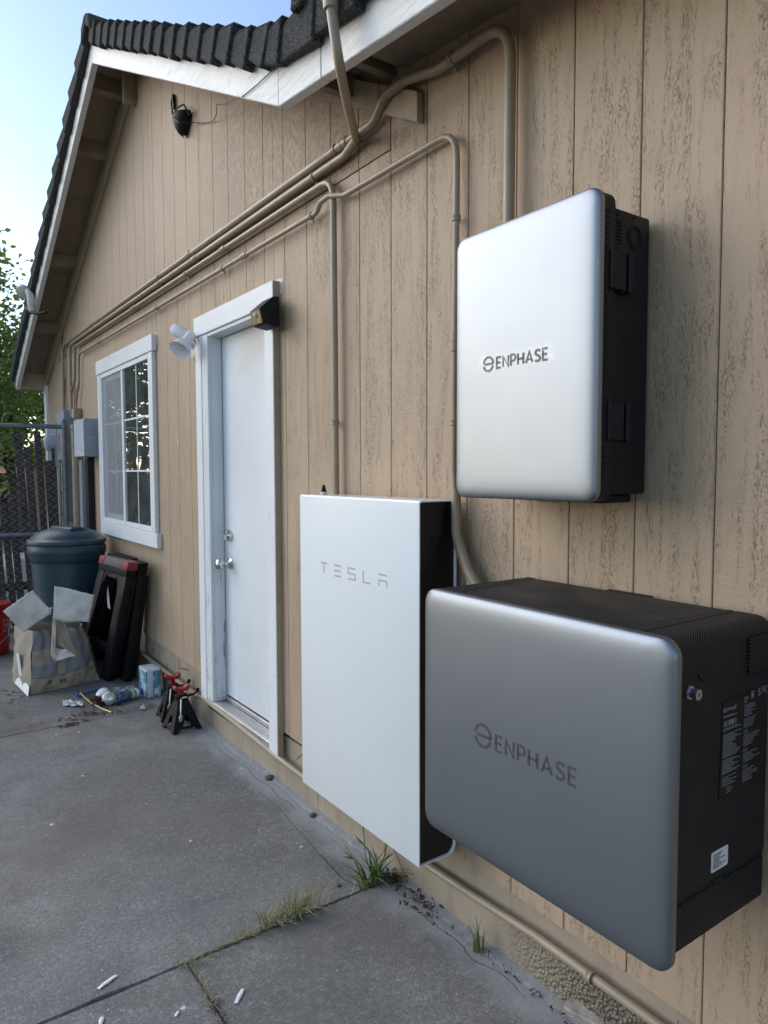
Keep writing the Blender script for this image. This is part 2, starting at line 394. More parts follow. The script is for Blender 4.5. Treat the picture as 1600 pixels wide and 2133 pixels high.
def shell_mat():
    t = Mt('white glass shell', (.82, .84, .87), .18, 0, .5, .25)
    run = t.rng(t.noise(1, 4, t.mp((1, 45, .8)), .65), .50, .75); dust = t.rng(t.noise(3, 5), .4, .7); x, y, z = t.xyz()
    c = t.mix(t.math('MULTIPLY', t.math('ADD', t.math('MULTIPLY', run, .06), t.math('MULTIPLY', dust, .05)), t.rng(z, 1.4, .4, .6, 1.4)), (.88, .90, .92), (.58, .57, .55))
    sp = t.math('MULTIPLY', t.rng(t.vor(22), .055, .04), t.rng(t.node('ShaderNodeSeparateColor', {0: t.vor(22, out=1)}).outputs[0], .93, .94))
    t.set('Base Color', t.mix(t.math('MULTIPLY', sp, .5), c, (.35, .34, .33))); t.set('Roughness', t.rng(dust, 0, 1, .15, .24)); return t.m
m_pw = shell_mat()
m_pwmark = plain('grey etched lettering', (.42, .40, .38), .45, .3, .05)
m_mark = plain('charcoal lettering', (.035, .037, .042), .5)
m_mark2 = plain('dark grey lettering', (.07, .075, .082), .45, .3)
def film_mat():
    t = Mt('clear tape', (.8, .8, .8), .15)
    tr = t.nt.nodes.new('ShaderNodeBsdfTransparent'); gl = t.node('ShaderNodeBsdfGlossy', {'Color': (.9, .92, .95, 1), 'Roughness': .22})
    n = t.noise(55, 4, rough=.7); b = t.node('ShaderNodeBump', {'Height': n, 'Strength': .5, 'Distance': .002}).outputs[0]
    t.nt.links.new(b, gl.inputs['Normal'])
    mx = t.node('ShaderNodeMixShader', {0: t.rng(n, .50, .8, .012, .07), 1: tr.outputs[0], 2: gl.outputs[0]})
    t.nt.links.new(mx.outputs[0], t.nt.nodes['Material Output'].inputs[0]); return t.m
m_film = film_mat()
def perf_mat():
    t = Mt('perforated grille', (.02, .022, .026), .5)
    x, y, z = t.xyz(); P = .0078
    u = t.math('DIVIDE', x, P); v = t.math('DIVIDE', t.math('ADD', y, z), P)
    def d(ou):
        a = t.math('SUBTRACT', t.math('FRACT', t.math('ADD', u, ou)), .5); b = t.math('SUBTRACT', t.math('FRACT', t.math('ADD', v, ou)), .5)
        return t.math('SQRT', t.math('ADD', t.math('MULTIPLY', a, a), t.math('MULTIPLY', b, b)))
    m = t.rng(t.math('MINIMUM', d(0.), d(.5)), .21, .28)
    t.set('Base Color', t.mix(m, (.001, .001, .001), (.026, .028, .032))); t.set('Specular IOR Level', t.math('MULTIPLY', m, .5))
    t.bump(m, .8, .003); return t.m
m_perf = perf_mat()
def glass_mat(name, tint, refl):
    t = Mt(name)
    tr = t.node('ShaderNodeBsdfTransparent', {'Color': (*tint, 1)}); gl = t.node('ShaderNodeBsdfGlossy', {'Roughness': .015})
    b = t.node('ShaderNodeBump', {'Height': t.noise(2.5, 2), 'Strength': .12, 'Distance': .02}).outputs[0]; t.nt.links.new(b, gl.inputs['Normal'])
    lw = t.node('ShaderNodeFresnel', {'IOR': 1.5}).outputs[0]
    m0 = t.node('ShaderNodeMixShader', {0: t.math('ADD', t.math('MULTIPLY', lw, 1.0), refl), 1: tr.outputs[0], 2: gl.outputs[0]})
    df = t.node('ShaderNodeBsdfDiffuse', {'Color': (.42, .45, .45, 1)})
    mx = t.node('ShaderNodeMixShader', {0: t.rng(t.noise(6, 4), .3, .7, .05, .14), 1: m0.outputs[0], 2: df.outputs[0]})
    t.nt.links.new(mx.outputs[0], t.nt.nodes['Material Output'].inputs[0]); return t.m
m_glass = glass_mat('window glass', (.6, .66, .64), .20)
def screen_mat():
    t = Mt('insect screen', (.30, .31, .33), .7)
    tr = t.nt.nodes.new('ShaderNodeBsdfTransparent')
    mx = t.node('ShaderNodeMixShader', {0: t.rng(t.noise(4, 3), .3, .7, .55, .7), 1: tr.outputs[0], 2: t.b.outputs[0]})
    t.nt.links.new(mx.outputs[0], t.nt.nodes['Material Output'].inputs[0]); return t.m
m_screen = screen_mat()
m_room = plain('dim room wall', (.30, .30, .30), .9)
m_blind = plain('pale blind', (.5, .5, .52), .8)
m_white = plain('white enamel', (.72, .73, .76), .4, 0, .05, 20)
m_offw = plain('weathered white plastic', (.58, .56, .5), .5, 0, .1, 20)
m_beige = plain('beige plastic', (.36, .32, .25), .5, 0, .1, 20)
m_blackpl = plain('black plastic', (.008, .008, .0095), .55, 0, .3, 30, .2, 200, .0006, .25)
m_wire = plain('grey wire', (.07, .065, .06), .6)
m_gold = plain('amber lens', (.36, .28, .14), .25, .3)
m_grey = plain('grey enamel', (.27, .30, .34), .5, 0, .12, 14, .2, 60, .001)
m_greylt = plain('scuffed pale grey enamel', (.45, .49, .55), .5, 0, .2, 22)
m_galv = plain('galvanised pipe', (.20, .23, .26), .45, .6, .2, 30)
m_binm = plain('blue grey bin plastic', (.018, .044, .066), .42, 0, .25, 6, .3, 300, .0006)
m_red = plain('red plastic', (.36, .012, .010), .35, 0, .15, 8)
m_redm = plain('red enamel', (.25, .014, .012), .4, 0, .2, 40)
m_wood = plain('weathered picket', (.075, .062, .060), .85, 0, .35, 18, .8, 60, .003)
m_block = plain('grey weathered wood', (.33, .29, .25), .85, 0, .3, 40, .8, 90, .003)
def carton_mat(name, printed):
    tan, blue = (.37, .29, .20), (.19, .205, .225)
    t = Mt(name, tan, .75)
    c = t.mix(t.rng(t.noise(8, 5), .3, .7), (.30, .25, .19), (.40, .335, .255))
    c = t.mix(t.math('MULTIPLY', t.rng(t.noise(20, 5), .5, .7), .3), c, (.25, .19, .14))
    if printed:
        x, y, z = t.xyz()
        sweep = t.math('ADD', t.math('MULTIPLY', t.math('POWER', t.math('ADD', x, .62), 2.), .7), .10)      # curved lower edge of the print
        m = t.math('MULTIPLY', t.math('GREATER_THAN', z, sweep), t.math('LESS_THAN', t.math('ADD', x, t.math('MULTIPLY', z, .35)), -.265))
        hole = t.math('MULTIPLY', t.math('LESS_THAN', t.math('ABSOLUTE', t.math('ADD', x, .675)), .055), t.math('LESS_THAN', t.math('ABSOLUTE', t.math('SUBTRACT', z, .235)), .05))
        hole2 = t.math('MULTIPLY', t.math('LESS_THAN', t.math('ABSOLUTE', t.math('ADD', x, .545)), .025), t.math('LESS_THAN', z, .25))
        m = t.math('MULTIPLY', m, t.math('SUBTRACT', 1., t.math('MAXIMUM', hole, hole2)))
        line = t.math('LESS_THAN', t.math('ABSOLUTE', t.math('SUBTRACT', t.math('SUBTRACT', z, sweep), -.004)), .003)
        c = t.mix(t.math('MULTIPLY', m, .9), c, blue); c = t.mix(t.math('MULTIPLY', line, .7), c, (.04, .045, .05))
    t.set('Base Color', c); t.bump(t.noise(25, 4), .5, .004); return t.m
m_cart = carton_mat('brown cardboard', False); m_cartp = carton_mat('printed cardboard', True)
m_flap = plain('pale carton liner', (.74, .73, .72), .7, 0, .12, 12, .5, 40, .003)
m_paper = plain('white paper', (.70, .71, .73), .6, 0, .06, 30)
def tissue_mat():
    t = Mt('printed tissue carton', (.5, .6, .7), .4)
    x, y, z = t.xyz()
    n = t.noise(16, 4); c = t.mix(t.rng(n, .42, .5), (.52, .62, .70), (.10, .26, .36))
    c = t.mix(t.math('GREATER_THAN', z, .178), c, (.68, .72, .8))
    c = t.mix(t.math('LESS_THAN', t.math('ABSOLUTE', t.math('ADD', x, .112)), .018), c, (.55, .62, .72))
    c = t.mix(t.math('MULTIPLY', t.math('LESS_THAN', t.math('ABSOLUTE', t.math('ADD', x, .07)), .008), t.math('LESS_THAN', z, .17)), c, (.18, .34, .48))
    t.set('Base Color', c); return t.m
m_tissue = tissue_mat()
m_blue = plain('blue plastic', (.015, .09, .32), .35)
def can_mat():
    t = Mt('printed can label', (.03, .07, .2), .3)
    v = t.xyz(t.mp((1, 1, 1))); n = t.noise(1, 2, t.mp((220, 60, 120)))
    c = t.mix(t.math('MULTIPLY', t.rng(n, .55, .6), .7), (.012, .04, .13), (.5, .55, .62)); t.set('Base Color', c); return t.m
m_can = can_mat()
m_brass = plain('dull brass', (.33, .25, .13), .4, .6, .2, 30)
m_bulb = plain('frosted bulb glass', (.68, .68, .66), .15, 0, .08, 20, spec=.8)
m_lens = plain('clear bulb lens', (.5, .49, .45), .08, .4, .3, 50, spec=1)
m_rag = plain('dark red rag', (.085, .022, .02), .9, 0, .4, 40, 1, 60, .006)
def leaf_mat(name, c0, c1):
    t = Mt(name, c0, .5, 0, .4)
    r = t.noise(2.3, 3); r2 = t.node('ShaderNodeSeparateColor', {0: t.vor(9, out=1)}).outputs[0]
    c = t.mix(t.rng(r2, .1, .9), c0, c1); t.set('Base Color', c)
    tl = t.node('ShaderNodeBsdfTranslucent', {'Color': t.mix(.5, c, (.16, .26, .04))})
    mx = t.node('ShaderNodeMixShader', {0: .35, 1: t.b.outputs[0], 2: tl.outputs[0]})
    t.nt.links.new(mx.outputs[0], t.nt.nodes['Material Output'].inputs[0]); return t.m
m_leaf = leaf_mat('tree leaf', (.11, .17, .03), (.26, .30, .07))
m_leafd = leaf_mat('shrub leaf', (.05, .09, .022), (.11, .16, .04))
m_grass = leaf_mat('green blade', (.075, .13, .03), (.15, .21, .06))
m_dry = leaf_mat('dry blade', (.27, .24, .13), (.42, .37, .22))
m_straw = leaf_mat('bleached straw', (.40, .36, .25), (.55, .50, .36))
m_lawn = leaf_mat('lawn', (.08, .14, .03), (.16, .21, .06))
m_bark = plain('bark', (.08, .06, .045), .9, 0, .3, 20, 1, 30, .01)
m_dead = plain('dead leaf', (.075, .04, .025), .85, 0, .5, 60)
m_stone = plain('pebble', (.10, .09, .075), .85, 0, .3, 60, .8, 90, .004)
m_pink = plain('salmon stucco', (.46, .25, .18), .85, 0, .1, 8)
m_redpr = plain('red print', (.42, .06, .06), .5)

# ------------------------------------------------------------------ ground and patio
g = MB(); g.face([(-80, -60, -.14), (80, -60, -.14), (80, 140, -.14), (-80, 140, -.14)]); tag(g.build('ground', m_soil), kind='structure')
g = MB(); g.face([(-14, 7.35, -.06), (10, 7.35, -.06), (10, 40, -.06), (-14, 40, -.06)]); tag(g.build('lawn', m_lawn), kind='structure')
g = MB(); g.face([(-6, 8.15, -.05), (.9, 8.15, -.05), (.9, 15.0, -.05), (-6, 15.0, -.05)]); tag(g.build('path', plain('pale gravel', (.42, .41, .39), .9, 0, .25, 40, .8, 60, .01)), kind='structure')
patio = empty('patio', (-1.5, 2, 0), kind='structure')
def slab(x0, x1, y0, y1, seed):
    r = random.Random(seed); J = lambda a: a+r.uniform(-.0028, .0028)
    P = []
    def edge(ax, ay, bx, by, n):
        for i in range(n):
            f = i/n; P.append((J(ax+(bx-ax)*f), J(ay+(by-ay)*f)))
    edge(x0, y0, x1, y0, 60); edge(x1, y0, x1, y1, 20); edge(x1, y1, x0, y1, 60); edge(x0, y1, x0, y0, 40)
    mb = MB(); t = bmesh.new(); B = []; top = []; mid = []
    cx, cy = (x0+x1)/2, (y0+y1)/2
    for x, y in P:
        ix, iy = x+(.004 if x < cx else -.004), y+(.004 if y < cy else -.004)
        top.append(t.verts.new((ix, iy, 0))); mid.append(t.verts.new((x, y, -.008))); B.append(t.verts.new((x, y, -.1)))
    n = len(P); t.faces.new(top)
    for i in range(n):
        j = (i+1) % n; t.faces.new((top[i], mid[i], mid[j], top[j])); t.faces.new((mid[i], B[i], B[j], mid[j]))
    mb.add(t); return mb.build('concrete_slab', m_conc, patio)
slab(-.790, .02, -3, 2.039, 1); slab(-3.2, -.796, -3, 2.039, 2); slab(-6, -3.212, -3, 2.035, 6)
slab(-3.2, .02, 2.046, 4.4425, 3); slab(-3.2, .02, 4.446, 7.3, 4); slab(-6, -3.212, 2.05, 7.3, 5)
d = MB(); d.face([(-6, -3, -.009), (.02, -3, -.009), (.02, 7.3, -.009), (-6, 7.3, -.009)]); d.build('joint_dirt', m_dirt, patio)
mb = MB()                                      # crumbly mortar fillet along the foot of the wall
rr = random.Random(4)
ys = [0.2+i*.03 for i in range(0, 168)]
prevv = None
for y in ys:
    w = .012+.012*rr.random()+.014*math.sin(y*3.1)**2; h = .005+.006*rr.random()
    row = [mb.bm.verts.new((-w, y, .0015)), mb.bm.verts.new((-w*.5+rr.uniform(-.006, .006), y, h*.55)), mb.bm.verts.new((.014, y, h))]
    if prevv:
        for k in (0, 1): mb.bm.faces.new((prevv[k], row[k], row[k+1], prevv[k+1]))
    prevv = row
mb.build('mortar_fillet', m_mortar, patio)

# ------------------------------------------------------------------ house
house = empty('house', (1.5, 4, 0), 'tan wood sided house with white rake boards and black tile roof', 'house')
KINK, PEAK, FAR = 2.345, 4.98, 8.62
def low(y):
    """height of the lower edge of the rake board"""
    if y > PEAK: return 4.155-.486*(y-PEAK)
    if y > KINK: return 2.803+.513*(y-KINK)
    return 2.803-.113*(KINK-y)
def soff(y): return low(y)+(.165 if y > 1.885 else .10)
wall = empty('siding_wall', (0, 4, 0), parent=house); WORLD[wall] = Matrix.Translation((0, 4, 0))
DOOR = (2.99, 3.88, .0, 2.31); WIN = (4.79, 6.14, 1.02, 2.24)
def bottom(y): return .213+.0285*max(min(y, 5.3)-.9, -.6)
mb = MB()                                     # recessed backing, same paint, shows in the grooves
def poly_back(y0, y1, z0, z1=None):
    ys_ = sorted(set([y0, y1]+[k for k in (1.885, KINK, PEAK) if y0 < k < y1]))
    P = [(y0, z0), (y1, z0)]+[(y, z1 if z1 is not None else soff(y)+.02) for y in reversed(ys_)]
    mb.prism(P, 'x', .0125, .03)
poly_back(-2.5, DOOR[0], .3); poly_back(DOOR[0], DOOR[1], DOOR[3]); poly_back(DOOR[1], WIN[0], .34)
poly_back(WIN[0], WIN[1], WIN[3]); poly_back(WIN[0], WIN[1], .34, WIN[2]); poly_back(WIN[1], FAR-.03, .34)
mb.build('backing', m_siding, wall)
def plank(poly, xf, mat):
    ch = .0018; cy = sum(p[0] for p in poly)/len(poly); b = MB(); t = b.bm
    F = [t.verts.new((xf, p[0]+(ch if p[0] < cy else -ch), p[1])) for p in poly]
    S = [t.verts.new((xf+ch, p[0], p[1])) for p in poly]; K = [t.verts.new((.011, p[0], p[1])) for p in poly]
    t.faces.new(F); n = len(poly)
    for i in range(n):
        j = (i+1) % n; t.faces.new((F[i], S[i], S[j], F[j])); t.faces.new((S[i], K[i], K[j], S[j]))
    b.build('siding_plank', mat, wall)
SEAM = 2.628
k0 = -16
for k in range(k0, 39):
    a, b_ = .852+.2035*k+.0014, .852+.2035*(k+1)-.0014
    b_ = min(b_, 8.50)
    if b_-a < .02: continue
    cuts = [(a, b_)]
    for yc in (DOOR[0], DOOR[1], WIN[0], WIN[1]):
        cuts = [q for c in cuts for q in ([(c[0], yc), (yc, c[1])] if c[0]+.01 < yc < c[1]-.01 else [c])]
    for y0, y1 in cuts:
        m = (y0+y1)/2
        spans = [(None, None)]
        if DOOR[0] < m < DOOR[1]: spans = [(DOOR[3], None)]
        elif WIN[0] < m < WIN[1]: spans = [(None, WIN[2]), (WIN[3], None)]
        for lo, hi in spans:
            z0, z1 = (bottom(y0), bottom(y1)) if lo is None else (lo, lo)
            rag = rnd.uniform(-.004, .004) if lo is None else 0
            if hi is not None: plank([(y0, z0+rag), (y1, z1+rag), (y1, hi), (y0, hi)], 0, m_siding); continue
            ys_ = [y0]+[q for q in (1.885, KINK, PEAK) if y0 < q < y1]+[y1]
            if y0 >= 2.06:
                plank([(y0, z0+rag), (y1, z1+rag), (y1, SEAM), (y0, SEAM)], 0, m_siding)
                plank([(y0, SEAM+.004), (y1, SEAM+.004)]+[(q, soff(q)+.015) for q in reversed(ys_)], -.003, m_siding_up)
            else: plank([(y0, z0+rag), (y1, z1+rag)]+[(q, soff(q)+.015) for q in reversed(ys_)], 0, m_siding)
# foundation (recessed 15 mm under the siding), lower where the door stands
mb = MB(); X0, X1 = .012, .30
def fpoly(y0, y1, top): mb.prism([(y0, -.13), (y1, -.13), (y1, top+.03), (y0, top+.03)], 'x', X0, X1)
for y0, y1 in ((-2.5, .9), (.9, 2.99)): fpoly(y0, y1, bottom(y0))
fpoly(2.99, 3.88, .10); fpoly(3.88, 8.6, .30)
mb.build('foundation', m_found, house)
# frieze board under the steep rake, ending in a plumb cut; corner board; far side wall
fz = MB(); fz.prism([(1.885, 2.642), (2.10, 2.757), (2.10, 2.858), (1.885, 2.742)], 'x', -.030, -.004, .002)
fz.prism([(2.104, 2.759), (4.80, 4.20), (4.80, 4.30), (2.104, 2.860)], 'x', -.030, -.004, .002); fz.build('frieze_board', m_trimtan, house)
fz = MB(); fz.prism([(5.16, 4.06), (5.16, 4.22), (8.5, 2.60), (8.5, 2.44)], 'x', -.030, -.004, .002); fz.build('frieze_board', m_trimtan, house)
cb = MB(); cb.box(-.022, .012, 8.505, 8.62, .06, 2.50, .003); cb.box(.012, .12, 8.597, 8.625, .06, 2.48, .003); cb.build('corner_board', m_casing, house)
sw = MB(); sw.box(.013, 6, 8.57, 8.595, .05, 2.5); sw.box(.3, 6, -2.5, -2.4, 0, 2.5); sw.build('side_wall', m_siding, house)
# rake boards
def strip(y0, y1, o0, o1, x0, x1, name, mat, bev=.003, parent=house, extra=()):
    b = MB(); ys_ = [y0]+[k for k in (KINK, PEAK) if y0 < k < y1]+[y1]
    for a, c in zip(ys_, ys_[1:]):
        b.prism([(a, low(a)+o0), (c, low(c)+o0), (c, low(c)+o1), (a, low(a)+o1)], 'x', x0, x1, bev)
    return b.build(name, mat, parent)
strip(PEAK+.0015, FAR, 0, .205, -.30, -.26, 'rake_board', m_fascia); strip(KINK-.30, PEAK-.0015, 0, .205, -.30, -.26, 'rake_board', m_fascia)
strip(-2.6, KINK-.304, 0, .205, -.30, -.26, 'rake_board', m_fascia)
b = MB(); b.box(-.26, .02, FAR-.035, FAR, low(FAR)+.01, low(FAR)+.19, .002); b.box(.02, 6, FAR+.25, FAR+.28, low(FAR)-.12, low(FAR)+.05, .002); b.build('eave_board', m_trimtan, house)
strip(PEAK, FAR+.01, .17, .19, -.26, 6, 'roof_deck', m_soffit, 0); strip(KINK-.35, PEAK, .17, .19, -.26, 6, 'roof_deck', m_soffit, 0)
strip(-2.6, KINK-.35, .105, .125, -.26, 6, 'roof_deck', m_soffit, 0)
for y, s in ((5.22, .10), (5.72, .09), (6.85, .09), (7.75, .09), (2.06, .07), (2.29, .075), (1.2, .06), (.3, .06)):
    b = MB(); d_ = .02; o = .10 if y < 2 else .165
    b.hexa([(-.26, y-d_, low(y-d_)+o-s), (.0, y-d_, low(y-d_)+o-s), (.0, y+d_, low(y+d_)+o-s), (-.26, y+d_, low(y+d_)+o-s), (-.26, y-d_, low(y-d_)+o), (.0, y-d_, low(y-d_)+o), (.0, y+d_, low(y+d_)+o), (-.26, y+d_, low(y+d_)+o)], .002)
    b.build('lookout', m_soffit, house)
b = MB(); b.prism([(5.02, 4.02), (5.06, 3.99), (5.06, 4.26), (5.02, 4.28)], 'x', -.09, -.005, .002); b.build('ridge_block', m_trimtan, house)
# roof: rake tiles one by one, tiled field above
roof = empty('roof', (1, 4.98, 4.3), parent=house); WORLD[roof] = Matrix.Translation((1, 4.98, 4.3))
def tile_mesh(L, flip, tall=.155):
    b = MB(); k = -1 if flip else 1
    def hx(p): b.hexa(p, .004)
    o0, o1 = -.350, -.334                       # outer face at the low end and the high end
    hx([(o0, 0, -tall-.012), (-.305, 0, -tall-.012), (-.305, k*L, -tall+.012), (o1, k*L, -tall+.012), (o0, 0, .014), (-.305, 0, .014), (-.305, k*L, -.012), (o1, k*L, -.012)])
    hx([(o0+.006, k*.003, .0142), (.55, k*.003, .0142), (.55, k*L, -.012), (o1+.006, k*L, -.012), (o0+.006, k*.003, .026), (.55, k*.003, .026), (.55, k*L, .000), (o1+.006, k*L, .000)])
    me = bpy.data.meshes.new('rake_tile'); bmesh.ops.recalc_face_normals(b.bm, faces=b.bm.faces); b.bm.to_mesh(me); b.bm.free(); me.materials.append(m_tile); return me
t_near, t_far, t_big = tile_mesh(.205, False, .112), tile_mesh(.25, True, .112), tile_mesh(.29, False, .125)
def tile(me, y, dz, slope, sc=1):
    o = link('rake_tile', me, roof); o.location = (0, y, low(y)+dz)
    o.rotation_euler = (math.atan(slope)+rnd.uniform(-.025, .025), rnd.uniform(-.02, .02), rnd.uniform(-.012, .012)); return o
y = 4.70
while y > 2.30: tile(t_near, y, .240, .513); y -= .1585
y = 5.04
while y < 8.62: tile(t_far, y+.215, .240, -.486); y += .215
tile(t_near, 2.235, .236, .30)
for i in range(14): tile(t_big, 2.24-.235*(i+1), .235, .113)
b = MB(); b.hexa([(-.36, 4.78, 4.26), (1.5, 4.78, 4.26), (1.5, 4.90, 4.33), (-.36, 4.90, 4.33), (-.36, 4.80, 4.36), (1.5, 4.80, 4.36), (1.5, 4.90, 4.41), (-.36, 4.90, 4.41)], .01)
b.hexa([(-.36, 4.90, 4.33), (1.5, 4.90, 4.33), (1.5, 5.02, 4.26), (-.36, 5.02, 4.26), (-.36, 4.90, 4.41), (1.5, 4.90, 4.41), (1.5, 5.0, 4.36), (-.36, 5.0, 4.36)], .01); b.build('ridge_tile', m_tile, roof)
strip(PEAK, FAR, .20, .245, -.255, 6, 'tile_field', m_tile, 0, roof); strip(KINK-.3, PEAK, .20, .245, -.255, 6, 'tile_field', m_tile, 0, roof)
strip(-2.6, KINK-.35, .13, .20, -.255, 6, 'tile_field', m_tile, 0, roof)
# small upper rake that starts above the kink
b = MB(); b.prism([(2.06, 2.99), (1.90, 3.02), (1.84, 3.22), (2.00, 3.20)], 'x', -.30, -.265, .002); b.build('upper_rake_board', m_fascia, house)
b = MB(); b.prism([(2.125, 2.99), (2.055, 2.985), (1.97, 3.22), (2.06, 3.24)], 'x', -.37, .3, .006); b.build('rake_tile', m_tile, roof)

# ------------------------------------------------------------------ door
door = empty('door', (.03, 3.44, .17), parent=house); WORLD[door] = Matrix.Translation((.03, 3.44, .17))
b = MB(); b.box(.052, .094, 3.035, 3.745, .232, 2.232, .002); b.build('door_slab', m_door, door)
b = MB(); b.box(-.034, -.0005, 2.945, 3.035, .150, 2.252, .003); edge_mat(b.build('casing', m_casing, door), m_trimtan)
b = MB(); b.box(-.034, -.0005, 3.838, 3.925, .165, 2.252, .003); b.build('casing', m_casing, door)
b = MB(); b.box(-.038, -.0005, 2.935, 3.938, 2.255, 2.362, .003); edge_mat(b.build('header_casing', m_casing, door), m_trimtan)
b = MB(); b.box(-.030, .0505, 3.752, 3.8365, .20, 2.253, .002); b.box(.0505, .12, 3.752, 3.90, .20, 2.253, .001); b.box(-.012, .049, 3.746, 3.7515, .22, 2.24, .001)
b.box(-.030, .12, 2.99, 3.0335, .20, 2.253, .002); b.box(-.028, .12, 3.034, 3.7515, 2.235, 2.2535, .002); b.build('jamb', m_jamb, door)
b = MB(); b.box(-.032, .12, 3.036, 3.835, .160, .196, .003)
for i in range(6): b.box(-.024+i*.0105, -.0185+i*.0105, 3.038, 3.75, .1955, .2025, .001)
b.box(.040, .10, 3.038, 3.75, .1965, .226, .003); b.build('threshold', m_alu, door)
b = MB(); b.box(-.012, .30, 3.0, 3.87, .135, .159); b.build('sill_gap', m_blackpl, door)
b = MB(); b.lathe([(.034, 0), (.034, .006), (.026, .010), (.012, .014), (.012, .038), (.022, .046), (.030, .060), (.030, .074), (.022, .084), (.010, .088), (0, .088)], (.0515, 3.665, .99), (-1, 0, 0), 24); b.build('doorknob', m_chrome, door, 40)
b = MB(); b.lathe([(.033, 0), (.033, .010), (.028, .022), (.024, .028), (.022, .024), (0, .024)], (.0515, 3.670, 1.145), (-1, 0, 0), 24); b.build('deadbolt', m_chrome, door, 40)
b = MB(); b.box(.3, .32, 2.6, 4.2, 0, 2.4); b.build('backing_panel', m_dark2, door)

# ------------------------------------------------------------------ window
win = empty('window', (0, 5.46, 1.0), parent=house); WORLD[win] = Matrix.Translation((0, 5.46, 1.0))
b = MB(); b.box(-.035, -.0005, 4.715, 6.215, 2.295, 2.405, .003); b.build('header_casing', m_casing, win)
b = MB(); b.box(-.035, -.0005, 4.685, 6.180, .985, 1.085, .003); b.build('sill_casing', m_casing, win)
b = MB(); b.box(-.030, -.0005, 4.735, 4.805, 1.0865, 2.2935, .003); b.build('casing', m_casing, win)
b = MB(); b.box(-.030, -.0005, 6.125, 6.200, 1.0865, 2.2935, .003); b.build('casing', m_casing, win)
b = MB(); fx0, fx1 = -.026, .03
b.box(fx0, fx1, 4.806, 4.838, 1.0875, 2.2925, .002); b.box(fx0, fx1, 6.092, 6.124, 1.0875, 2.2925, .002); b.box(fx0, fx1, 4.839, 6.091, 2.258, 2.2925, .002); b.box(fx0, fx1, 4.839, 6.091, 1.0875, 1.122, .002)
b.build('frame', m_vinyl, win)
b = MB(); b.box(-.022, .01, 5.478, 5.520, 1.1235, 2.2565, .002); b.build('meeting_stile', m_vinyl, win)
b = MB(); b.box(-.012, -.008, 4.832, 5.49, 1.118, 2.262); pane = b.build('pane', m_glass, win)
b = MB()
for z in (1.125+.378, 1.125+.756): b.box(-.0145, -.0125, 4.840, 5.477, z-.006, z+.006)
b.box(-.0143, -.0126, 5.148, 5.160, 1.1235, 2.2565); b.build('muntin', m_vinyl, win)
sash = MB(); sash.box(-.006, .022, 5.522, 5.556, 1.1235, 2.2565, .002); sash.box(-.006, .022, 6.05, 6.090, 1.1235, 2.2565, .002); sash.box(-.005, .021, 5.557, 6.049, 2.22, 2.256, .002); sash.box(-.005, .021, 5.557, 6.049, 1.124, 1.162, .002)
for z in (1.50, 1.88): sash.box(.002, .0065, 5.557, 6.049, z-.007, z+.007)
sash.box(.002, .006, 5.79, 5.804, 1.163, 2.219); sash = sash.build('sliding_sash', m_vinyl, win)
b = MB(); b.box(.007, .010, 5.55, 6.05, 1.16, 2.222); b.build('pane', m_glass, win)
b = MB(); b.box(-.014, -.007, 6.0, 6.03, 1.40, 1.76, .003); b.build('handle', m_vinyl, win)
b = MB(); b.grid(lambda u, v: (-.0165+.0008*math.sin(9*u+7*v), 5.521+u*.57, 1.124+v*1.132), 6, 6); b.build('insect_screen', m_screen, win)
b = MB(); b.box(.16, .18, 4.6, 6.3, .95, 2.45); b.build('blind', m_room, win)
b = MB(); b.box(.14, .15, 5.5, 6.3, 1.05, 2.3); b.build('curtain', m_blind, win)

# ------------------------------------------------------------------ conduits on the wall
def clamp_ring(parent, p, d, r, name='strap'):
    b = MB(); p = Vector(p); d = Vector(d).normalized()
    b.lathe([(r+.001, -.010), (r+.004, -.009), (r+.0045, -.004), (r+.0025, 0), (r+.0045, .004), (r+.004, .009), (r+.001, .010)], p, d, 14)
    side = d.cross(Vector((1, 0, 0))).normalized()
    if side.z > 0: side = -side
    b.obox(p+side*(r+.010)+Vector((r*.75, 0, 0)), d*.007, side*.010, Vector((.002, 0, 0)), .001)
    b.lathe([(.004, 0), (.004, .003), (0, .004)], p+side*(r+.013)+Vector((r*.75-.002, 0, 0)), (-1, 0, 0), 8)
    return b.build(name, m_conduit, parent, 40)
def coupling(parent, p, d, r, L=.03):
    b = MB(); b.lathe([(r+.0005, -L), (r+.004, -L+.002), (r+.004, -.003), (r+.0025, -.002), (r+.0025, .002), (r+.004, .003), (r+.004, L-.002), (r+.0005, L)], p, Vector(d).normalized(), 14); return b.build('coupling', m_conduit, parent, 40)
def conduit(label, pts, r, rb, straps, coups, x=None):
    root = empty('conduit', pts[0], label, 'conduit', 'tan painted conduits on the wall')
    b = MB(); b.tube(bend(pts, rb), r, 12); b.build('pipe', m_conduit, root, 50)
    for p, d in straps: clamp_ring(root, p, d, r)
    for p, d in coups: coupling(root, p, d, r)
    return root
HY, HZ = (0, 1, 0), (0, 0, 1)
cx = -.030
conduit('tan conduit arching highest under the eave, down behind the upper wall box',
    [(-.04, 1.453, 2.05), (-.04, 1.452, 2.752), (-.04, 1.76, 2.752), (-.046, 1.93, 2.79), (-.046, 2.04, 2.79), (-.03, 2.13, 2.738), (cx, 7.53, 2.728), (cx, 7.55, 2.10)], .0165, [0, .11, .1, .1, .1, .12, .12, 0],
    [((-.04, 1.70, 2.752), HY), ((cx, 2.395, 2.738), HY), ((cx, 4.53, 2.733), HY), ((cx, 6.31, 2.73), HY)], [((cx, 2.335, 2.738), HY), ((cx, 4.0, 2.735), HY), ((cx, 6.36, 2.73), HY)])
